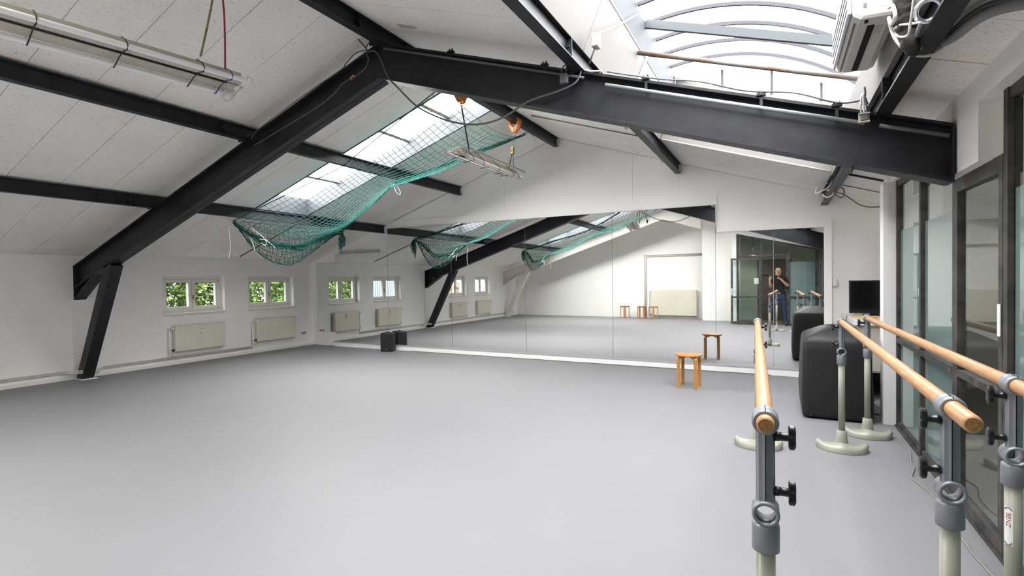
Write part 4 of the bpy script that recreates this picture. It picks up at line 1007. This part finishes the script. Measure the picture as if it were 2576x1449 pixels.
tag(MB().tube([(-3.50, 4.012, zc(-3.50) - .22), (-1.40, 4.012, zc(-1.40) - .22)], .011, 8).build('conduit', 'cable'), 'dark conduit along the frame from ridge to grey box', 'conduit', 'conduits on the frame')
tag(MB().tube([(-1.22, 4.012, zc(-1.22) - .25), (.50, 4.012, zc(.50) - .25)], .013, 8).build('conduit', 'zinc'), 'pale conduit along the frame under the barrel skylight', 'conduit', 'conduits on the frame')
tag(MB().tube([(.58, 4.012, zc(.58) - .25), (.93, 4.012, zc(.93) - .25)], .013, 8).build('conduit', 'cable'), 'short dark conduit at the frame end by the right wall', 'conduit', 'conduits on the frame')
for x, lb in ((-2.7, 'steel conduit clip on the frame flange nearest the ridge beam'), (-1.75, 'steel conduit clip on the frame flange beside the grey junction box'), (-.9, 'steel conduit clip on the frame flange below the skylight lining'), (-.1, 'steel conduit clip on the frame flange below the skylight middle'), (.35, 'steel conduit clip on the frame flange beside the rusty terminal box')):
    c = thing('conduit_clip', lb, 'clip', (x, 4.02, zc(x) - .165), group='conduit clips')
    MB().box(x - .010, x + .010, 4.022, 4.034, zc(x) - .235, zc(x) - .16).build('strap', 'steel', c)
    MB().box(x - .03, x + .03, 4.0, 4.04, zc(x) - .165, zc(x) - .150).tube([(x - .015, 4.02, zc(x) - .15), (x - .015, 4.02, zc(x) - .13)], .007, 6).tube([(x + .015, 4.02, zc(x) - .15), (x + .015, 4.02, zc(x) - .13)], .007, 6).build('clip_jaw', 'steel', c)
c = RP(1421, 200, 4.0)
t = thing('junction_box', 'dark grey junction box hanging on the black frame', 'junction box', c)
MB().rbox(c.x - .033, c.x + .033, c.y - .04, c.y, c.z - .04, c.z + .04, .006).build('box', 'cable', t)
for s in (-1, 1): MB().tube(spline([c + Vector((s * .018, -.02, .04)), c + Vector((s * .018 + .005, -.02, .09)), c + Vector((.03, -.01, .125))], 5), .006, 6).build('lead', 'cable', t)
c = PX(1491, 106, x=-1.285)
t = thing('junction_box', 'cream junction box on the barrel skylight lining', 'junction box', c)
MB().rbox(c.x - .0, c.x + .055, c.y - .045, c.y + .045, c.z - .05, c.z + .05, .008).build('box', 'refl', t)
MB().tube(spline([c + Vector((.03, .02, .05)), PX(1510, 82, x=-1.23), PX(1560, 60, x=-1.19), PX(1610, 32, x=-1.16), PX(1650, 8, x=-1.13), PX(1690, -30, x=-1.12)]), .008, 6).build('lead', 'wcable', t)
MB().tube([c + Vector((.02, 0, -.05)), PX(1482, 160, x=-1.33)], .008, 6).build('lead', 'cable', t)
c = RP(2173, 296, 4.0)
t = thing('terminal_box', 'open rusty terminal box with dangling leads on the frame', 'terminal box', c)
MB().box(c.x - .03, c.x + .03, c.y - .03, c.y, c.z + .018, c.z + .026).box(c.x - .03, c.x + .03, c.y - .03, c.y, c.z - .035, c.z - .027).box(c.x - .03, c.x + .03, c.y - .006, c.y, c.z - .03, c.z + .02).build('box', 'refl', t)
MB().rbox(c.x - .02, c.x + .02, c.y - .026, c.y - .006, c.z - .022, c.z + .014, .004).build('terminals', 'rust', t)
for s, m_ in ((-.015, 'zinc'), (.0, 'wcable'), (.015, 'cable')):
    MB().tube(spline([c + Vector((s, -.015, .026)), c + Vector((s - .004, -.02, .08)), c + Vector((s * .3 - .005, .0, .15)), c + Vector((s + .01, .03, .09))], 5), .006, 6).build('lead', m_, t)
cable('flange_cable', [(-1.2, 4.0, zc(-1.2) - .150), (-.8, 4.0, zc(-.8) - .150), (-.5, 4.0, zc(-.5) - .13), (-.2, 4.0, zc(-.2) - .150), (.1, 4.0, zc(.1) - .12), (.35, 4.0, zc(.35) - .145), (.49, 4.0, zc(.49) - .10), (.50, 4.0, zc(.5) - .02)], .006, 'cable', 'cable lying along the frame flange below the barrel skylight')
cable('bracket_cable', [PX(1441, 145, y=4.0), PX(1455, 165, y=4.0), PX(1480, 178, y=4.0), PX(1512, 178, y=4.0)], .007, 'wcable', 'grey cable looped round the roof beam end')
# roof rods running across the slope beyond the frame
def rod(x0, x1, y, label, m_='bcable', r_=.008): tag(MB().tube([(x0, y, zc(x0) - .014), (x1, y, zc(x1) - .014)], r_, 6).build('ceiling_conduit', m_), label, 'conduit', 'conduits on the ceiling')
rod(-3.30, -1.50, 7.05, 'thin conduit on the ceiling between ridge beam and skylight')
rod(.66, 1.04, 6.95, 'short black conduit on the ceiling above the glass wall', 'dark', .012)
rod(-9.72, -8.05, 6.72, 'thin black conduit on the ceiling above the second window', 'dark', .008)
rod(.70, 1.12, 7.70, 'thin brown conduit on the ceiling beside the beam end', 'bcable', .006)
rod(-1.36, .54, 6.985, 'pale conduit along the foot of the skylight end wall', 'refl', .012)
# cables wound round the last beam near the mirror wall
W = lambda u, v, y=7.4: PX(u, v, y=y)
cable('white_lead', [W(2118, 405), W(2108, 420), W(2112, 432), W(2122, 432), W(2128, 408)], .010, 'wcable', 'white lead hanging in a loop under the roof beam', n=7)
cable('white_lead', [W(2106, 420), W(2098, 445), W(2085, 470), W(2068, 480), W(2052, 486), W(2056, 470), W(2072, 460), W(2082, 462)], .008, 'wcable', 'white lead coiled wide round the roof beam end', n=7)
cable('white_lead', [W(2068, 488), W(2078, 496), W(2092, 492), W(2097, 482), W(2092, 476), W(2080, 480)], .008, 'wcable', 'white lead coiled tight round the roof beam end', n=7)
cable('brown_lead', [W(2098, 476), W(2118, 472), W(2124, 486), W(2116, 497), W(2102, 490), W(2100, 484), W(2120, 488), W(2140, 500), W(2165, 516), W(2195, 521), W(2232, 518)], .007, 'bcable', 'brown lead looped at the beam end and running to the white post', n=7)
t = thing('gate_hook', 'rusty hook hanging under the black frame', 'hook', PX(2142, 412, y=4.15))
c = PX(2142, 420, y=4.15); MB().tube(spline([c + Vector((-.035, 0, .015)), c + Vector((0, 0, .02)), c + Vector((.01, 0, 0)), c + Vector((-.005, 0, -.04))], 5), .009, 6).build('hook', 'rust', t)
MB().tube([c + Vector((0, 0, .015)), (c.x, c.y, zc(c.x) - .53)], .006, 6).build('hook_shank', 'rust', t)
for i, (u, v, x, lb) in enumerate(((1576, 318, None, 'steel eye under the black frame beside the roof beam'), (1665, 408, None, 'steel eye under the roof beam beside the mirror wall'))):
    y = 4.1 if i == 0 else 8.0; c = PX(u, v, y=y); t = thing('ceiling_eye', lb, 'eye bolt', c, group='steel eyes')
    MB().tube([c + Vector((.016 * math.cos(a), 0, .022 * math.sin(a))) for a in [k * PI / 8 for k in range(17)]], .005, 6, False).build('ring', 'zinc', t)
    MB().tube([c + Vector((0, 0, .02)), c + Vector((0.01, 0, .055))], .005, 6).build('shank', 'zinc', t)
c = PX(1026, 70, roof='R', off=-.01)
t = MB()
poly = [(-.11, -.03), (-.06, -.05), (.0, -.035), (.09, -.035), (.10, .01), (.06, .03), (-.02, .035), (-.10, .03)]
t.loft([[(c.x + p[0], c.y + p[1], zc(c.x + p[0]) - h) for p in poly] for h in (.001, .006)]).build('ceiling_patch', 'refl')
tag(bpy.data.objects['ceiling_patch'], 'grey flat repair plate on the ceiling beside the ridge beam', 'plate')

# floor cables
pts = [(-7.20, 8.60, .008), (-7.05, 8.60, .006), (-6.85, 8.655, .006)] + [(x / 10, 8.662 + .006 * math.sin(x), .006) for x in range(-65, 3, 4)]
cable('floor_cable', pts, .0055, 'bcable', 'thin dark cable lying along the mirror plinth', k=3)
pts = [PX(u, v, z=.006) for u, v in ((2255, 1098), (2275, 1122), (2290, 1138), (2292, 1160), (2300, 1178), (2294, 1200), (2312, 1218), (2340, 1240), (2358, 1268), (2352, 1284), (2372, 1300), (2400, 1336), (2426, 1362), (2446, 1392), (2478, 1428), (2500, 1452), (2540, 1500))]
cable('floor_cable', pts, .0048, 'gcable', 'pale twisted cable lying along the foot of the glass wall')

# =================================================================== LOBBY LAMP, BULB
t = thing('pendant_lamp', 'aluminium dome pendant lamp in the lobby', 'pendant lamp', (-.72, -1.25, 2.19))
MB().lathe([(.155, 2.19), (.15, 2.215), (.125, 2.29), (.075, 2.35), (.042, 2.375), (.042, 2.44), (.03, 2.455), (.008, 2.46)], 28, (-.72, -1.25, 0), caps=False).build('lamp_shade', 'chrome', t)
MB().lathe([(.042, 2.375), (.05, 2.38), (.05, 2.46), (.02, 2.475)], 20, (-.72, -1.25, 0)).build('lamp_cap', 'chrome', t)
MB().tube([(-.72, -1.25, 2.47), (-.72, -1.25, zc(-.72))], .005, 6).build('flex', 'dark', t)
b = MB().sphere((-.72, -1.25, 2.28), .04, 10).build('bulb', 'tube', t)
M['lit'] = emit_mat('lit_bulb', (1.0, 0.92, 0.80), 160.0); b.data.materials.clear(); b.data.materials.append(M['lit'])
c = PX(1628, 561, y=2 * YM - .95); c.y = .95
t = thing('work_bulb', 'bare bulb in a black holder hanging near the ridge', 'bulb', c)
MB().lathe([(.024, .0), (.026, .03), (.026, .09), (.012, .11)], 14, c).build('bulb_holder', 'dark', t)
MB().sphere(c + Vector((0, 0, -.04)), .045, 10, (1, 1, 1.15)).build('glass_bulb', 'wglass', t)
MB().tube(spline([c + Vector((0, 0, .10)), c + Vector((-.05, .02, .25)), c + Vector((-.02, -.02, .40)), c + Vector((-.20, 0, .60)), (XR, c.y, 3.91)], 6), .010, 6).build('twisted_flex', 'tan', t)
for px, py, lb in ((1.9, 5.0, 'added opal fill lamp behind the glass wall bay next to the alcove'), (1.9, 1.5, 'added opal fill lamp behind the glass wall bay next to the lobby')):
    t = thing('fill_lamp', lb, 'fill lamp', (px, py, zc(px) - .1), group='added fill lamps in the room behind the glass')  # invented lamps, added only to brighten the room behind the glass wall
    MB().lathe([(.05, .085), (.16, .08), (.165, .06), (.155, .055)], 24, (px, py, zc(px) - .12)).build('fill_lamp_base', 'wsteel', t)
    b = MB().lathe([(.02, 0), (.09, .006), (.14, .03), (.152, .058)], 24, (px, py, zc(px) - .12)).build('fill_lamp_glass', 'tube', t)
    b.data.materials.clear(); b.data.materials.append(M.setdefault('opal', emit_mat('fill_lamp_glow', (1, .95, .87), 30.0)))

# =================================================================== THE PHOTOGRAPHER
def person():
    J = {}; E_ = []; Rr = {}
    def j(n, p, r, par=None):
        J[n] = len(J); Rr[n] = (p, r)
        if par: E_.append((J[par], J[n]))
    Y = -.27
    j('pelvis', (.04, Y - .01, .97), (.150, .105)); j('waist', (.04, Y - .01, 1.10), (.148, .112), 'pelvis'); j('belly', (.035, Y, 1.20), (.152, .120), 'waist')
    j('chest', (.03, Y - .01, 1.34), (.165, .115), 'belly'); j('upper', (.03, Y - .02, 1.43), (.130, .085), 'chest'); j('neck', (.02, Y - .02, 1.52), (.060, .062), 'upper')
    j('jaw', (.012, Y + .03, 1.575), (.062, .075), 'neck'); j('face', (.01, Y + .02, 1.65), (.072, .092), 'jaw'); j('crown', (.01, Y + .0, 1.725), (.066, .080), 'face'); j('top', (.01, Y - .01, 1.762), (.030, .036), 'crown')
    # arm holding the phone (+X)
    j('shR', (.19, Y - .02, 1.42), .066, 'upper'); j('uaR', (.245, Y + .01, 1.31), .056, 'shR'); j('elR', (.262, Y + .06, 1.18), .046, 'uaR'); j('faR', (.18, Y + .13, 1.29), .044, 'elR'); j('wrR', (.075, Y + .19, 1.405), .030, 'faR')
    j('paR', (.045, Y + .205, 1.44), (.036, .022), 'wrR')
    # raised free hand (-X)
    j('shL', (-.13, Y - .02, 1.42), .066, 'upper'); j('uaL', (-.185, Y - .005, 1.30), .056, 'shL'); j('elL', (-.205, Y + .03, 1.16), .046, 'uaL'); j('faL', (-.215, Y + .10, 1.27), .042, 'elL'); j('wrL', (-.222, Y + .15, 1.385), .029, 'faL')
    j('paL', (-.215, Y + .165, 1.43), (.036, .022), 'wrL')
    # legs
    for s, nx, kx, ax, ky in ((-1, -.055, -.07, -.085, .03), (1, .135, .165, .20, .02)):
        q = 'L' if s < 0 else 'R'
        j('hip' + q, (nx, Y - .01, .88), (.098, .100), 'pelvis'); j('th' + q, ((nx + kx) / 2, Y + .005, .70), (.083, .086), 'hip' + q); j('kn' + q, (kx, Y + ky - .01, .50), .066, 'th' + q)
        j('ca' + q, ((kx + ax) / 2, Y - .01, .32), .062, 'kn' + q); j('an' + q, (ax, Y - .02, .10), .050, 'ca' + q); j('he' + q, (ax, Y - .04, .05), .042, 'an' + q)
        j('to' + q, (ax + s * .03, Y + .14, .036), (.044, .030), 'an' + q)
    # fingers
    def fingers(p, base, dirs):
        for i, (off, d, L_) in enumerate(dirs):
            b = Vector(base) + Vector(off); d = Vector(d).normalized()
            j('%s%da' % (p, i), tuple(b), .0095, p); j('%s%db' % (p, i), tuple(b + d * L_ * .5), .0088, '%s%da' % (p, i)); j('%s%dc' % (p, i), tuple(b + d * L_ * .8 + Vector((0, .012, -.012))), .0072, '%s%db' % (p, i))
    fingers('paR', (.035, Y + .215, 1.465), [((.0, .012, .012), (-.35, .35, .85), .055), ((-.012, .016, .0), (-.6, .35, .6), .058), ((-.018, .018, -.016), (-.75, .35, .3), .054), ((-.02, .016, -.034), (-.8, .3, .05), .046), ((.02, -.01, .0), (-.1, -.2, .95), .045)])
    fingers('paL', (-.21, Y + .18, 1.455), [((.024, .004, .012), (.25, .25, .9), .055), ((.006, .006, .018), (.08, .3, .92), .060), ((-.012, .006, .014), (-.1, .3, .9), .056), ((-.028, .004, .006), (-.25, .25, .85), .045), ((.030, .0, -.02), (.8, .3, .4), .045)])
    me = bpy.data.meshes.new('person_skeleton'); me.from_pydata([Rr[n][0] for n in J], E_, [])
    ob = bpy.data.objects.new('person_tmp', me); COL.objects.link(ob)
    sk = ob.modifiers.new('skin', 'SKIN'); sk.use_smooth_shade = True
    lay = me.skin_vertices[0].data if len(me.skin_vertices) else None
    if lay is None:
        me.attributes.new; 
    for i, n in enumerate(J):
        r_ = Rr[n][1]; lay[i].radius = r_ if isinstance(r_, tuple) else (r_, r_)
        lay[i].use_root = (n == 'pelvis')
    sb = ob.modifiers.new('sub', 'SUBSURF'); sb.levels = 2; sb.render_levels = 2
    dg = bpy.context.evaluated_depsgraph_get(); dm = bpy.data.meshes.new_from_object(ob.evaluated_get(dg))
    bpy.data.objects.remove(ob)
    dm.name = 'person'; dm.materials.clear()
    for m_ in ('skin', 'shirt', 'jeans', 'shoe'): dm.materials.append(M[m_])
    arms = [('elR', 'faR', .066), ('faR', 'wrR', .062), ('wrR', 'paR', .06), ('elL', 'faL', .066), ('faL', 'wrL', .062), ('wrL', 'paL', .06)]
    def seg(p, a, b):
        a, b = Vector(a), Vector(b); t_ = max(0, min(1, (p - a).dot(b - a) / (b - a).length_squared)); return (p - a.lerp(b, t_)).length
    for p in dm.polygons:
        c = p.center; p.use_smooth = True; k = 1
        fore = any(seg(c, Rr[a][0], Rr[b][0]) < q for a, b, q in arms) or (c.y > Y + .15 and c.z > 1.36)
        if c.z > 1.525 and abs(c.x - .015) < .095 and c.y < Y + .16: k = 0
        elif fore: k = 0
        elif c.z < .075: k = 3
        elif c.z < .955: k = 2
        p.material_index = k
    t = bpy.data.objects.new('person', dm); COL.objects.link(t)
    tag(t, 'photographer in black t-shirt and blue jeans standing in the lobby doorway', 'person')
    hx, hy, hz = .01, Y + .02, 1.655
    for s in (-1, 1):
        MB().sphere((hx + s * .030, hy + .082, hz + .010), .011, 8).build('eye', 'dark', t, local=True)
        MB().sphere((hx + s * .076, hy - .01, hz - .005), .026, 8, (.38, .7, 1.1)).build('ear', 'skin', t, local=True)
        MB().tube([(hx + s * .015, hy + .090, hz + .030), (hx + s * .045, hy + .080, hz + .030)], .004, 5).build('eyebrow', 'hair', t, local=True)
    MB().tube([(hx, hy + .085, hz + .015), (hx, hy + .108, hz - .018), (hx, hy + .092, hz - .028)], [.009, .014, .010], 8).build('nose', 'skin', t, local=True)
    MB().tube([(hx - .022, hy + .082, hz - .055), (hx, hy + .088, hz - .053), (hx + .022, hy + .082, hz - .055)], .005, 6).build('mouth', 'ink', t, local=True)
    MB().sphere((hx, hy - .035, hz + .02), .083, 10, (.93, .85, .8)).build('cropped_hair', 'hair', t, local=True)
    rings = [[(.04 + rx * math.cos(2 * PI * k / 28), Y - .012 + ry * math.sin(2 * PI * k / 28), z) for k in range(28)] for rx, ry, z in ((.160, .118, .955), (.163, .121, .96), (.163, .121, .992), (.160, .118, .997))]
    b = MB().loft(rings, True, True).build('belt', 'shoe', t, local=True)
    MB().rbox(.01, .07, Y + .105, Y + .118, .955, .998, .003).build('buckle', 'chrome', b, local=True)
    return t
person()
t = thing('smartphone', 'dark smartphone held up by the photographer', 'phone', (0, -.035, 1.465))
MB().rbox(-.055, .075, -.042, -.033, 1.452, 1.522, .004).build('phone_body', 'knob', t)
MB().lathe([(.006, -.0335), (.006, -.031)], 12, (0, 0, 1.50), 'y').build('phone_lens', 'screen', t)

# =================================================================== OUTSIDE THE WINDOWS
o = MB().box(-20, -10.35, -8, 18, -.25, -.05).build('ground', 'soil'); tag(o, 'bare garden soil outside the windows', None, kind='structure')
def shrub(x, y, rx, ry, h, m_, label, n=1500, lf=.055):
    t = thing('shrub', label, 'shrub', (x, y, -.05), group='shrubs outside the windows')
    rnd = random.Random(int(x * 100 + y * 1000)); mb = MB()
    for i in range(n):
        a = rnd.uniform(0, 2 * PI); b = rnd.uniform(.55, 1.0) ** .5; z = rnd.uniform(.05, 1)
        c = Vector((x + rx * b * math.cos(a) * (1.1 - .5 * z), y + ry * b * math.sin(a), -.05 + h * z))
        d1 = Vector((rnd.gauss(0, 1), rnd.gauss(0, 1), rnd.gauss(0, .5))).normalized(); d2 = d1.cross(Vector((rnd.gauss(0, 1), rnd.gauss(0, 1), rnd.gauss(0, 1)))).normalized()
        L_ = lf * rnd.uniform(.7, 1.6); w_ = L_ * .42
        mb.add([c - d1 * L_, c + d2 * w_ + d1 * L_ * .1, c + d1 * L_, c - d2 * w_ + d1 * L_ * .1], [(0, 1, 2), (0, 2, 3)])
    mb.build('foliage', m_, t, kind='stuff')
    s = MB()
    for i in range(5):
        a = rnd.uniform(0, 6.28); s.tube([(x, y, -.05), (x + .15 * math.cos(a), y + .2 * math.sin(a), h * .4), (x + .4 * rx * math.cos(a), y + .5 * ry * math.sin(a), h * .85)], [.02, .014, .006], 5)
    s.build('stem', 'stem', t)
shrub(-11.75, 6.35, .75, .80, 2.9, 'leaf', 'dense green shrub outside the window nearest the black frame', 13000, .055)
shrub(-12.10, 7.75, .80, .85, 3.0, 'leaf', 'dense green shrub between the two visible windows', 13000, .055)
shrub(-12.3, 9.25, .80, .95, 3.0, 'leaf', 'dense green shrub outside the window beside the mirror corner', 13000, .055)
shrub(-12.9, 10.9, .8, 1.0, 3.2, 'leaf', 'dense green shrub past the mirror corner, farther along', 7000, .055)
shrub(-12.9, 5.55, .35, .45, 2.4, 'leaf', 'thin green shrub against the pale cladding', 900)
shrub(-11.95, -.75, .45, .50, 2.2, 'rleaf', 'red brown shrub in front of the pale cladding', 1200)
t = thing('cladding_wall', 'pale corrugated outbuilding wall opposite the windows', 'building', (-13.6, 1, -.05))
for k in range(10):
    y0 = -6.0 + k * 1.06; mb = MB(); pf = []
    for i in range(9):
        a = y0 + i * 1.056 / 9; pf += [(a, 0), (a + .035, .0), (a + .055, .03), (a + .098, .03)]
    pf.append((y0 + 1.056, 0))
    mb.loft([[(-13.5 + q, a, z) for a, q in pf] + [(-13.53, y0 + 1.056, z), (-13.53, y0, z)] for z in (-.05, 3.4)]).build('cladding_sheet', 'corr', t)
bpy.context.view_layer.update()
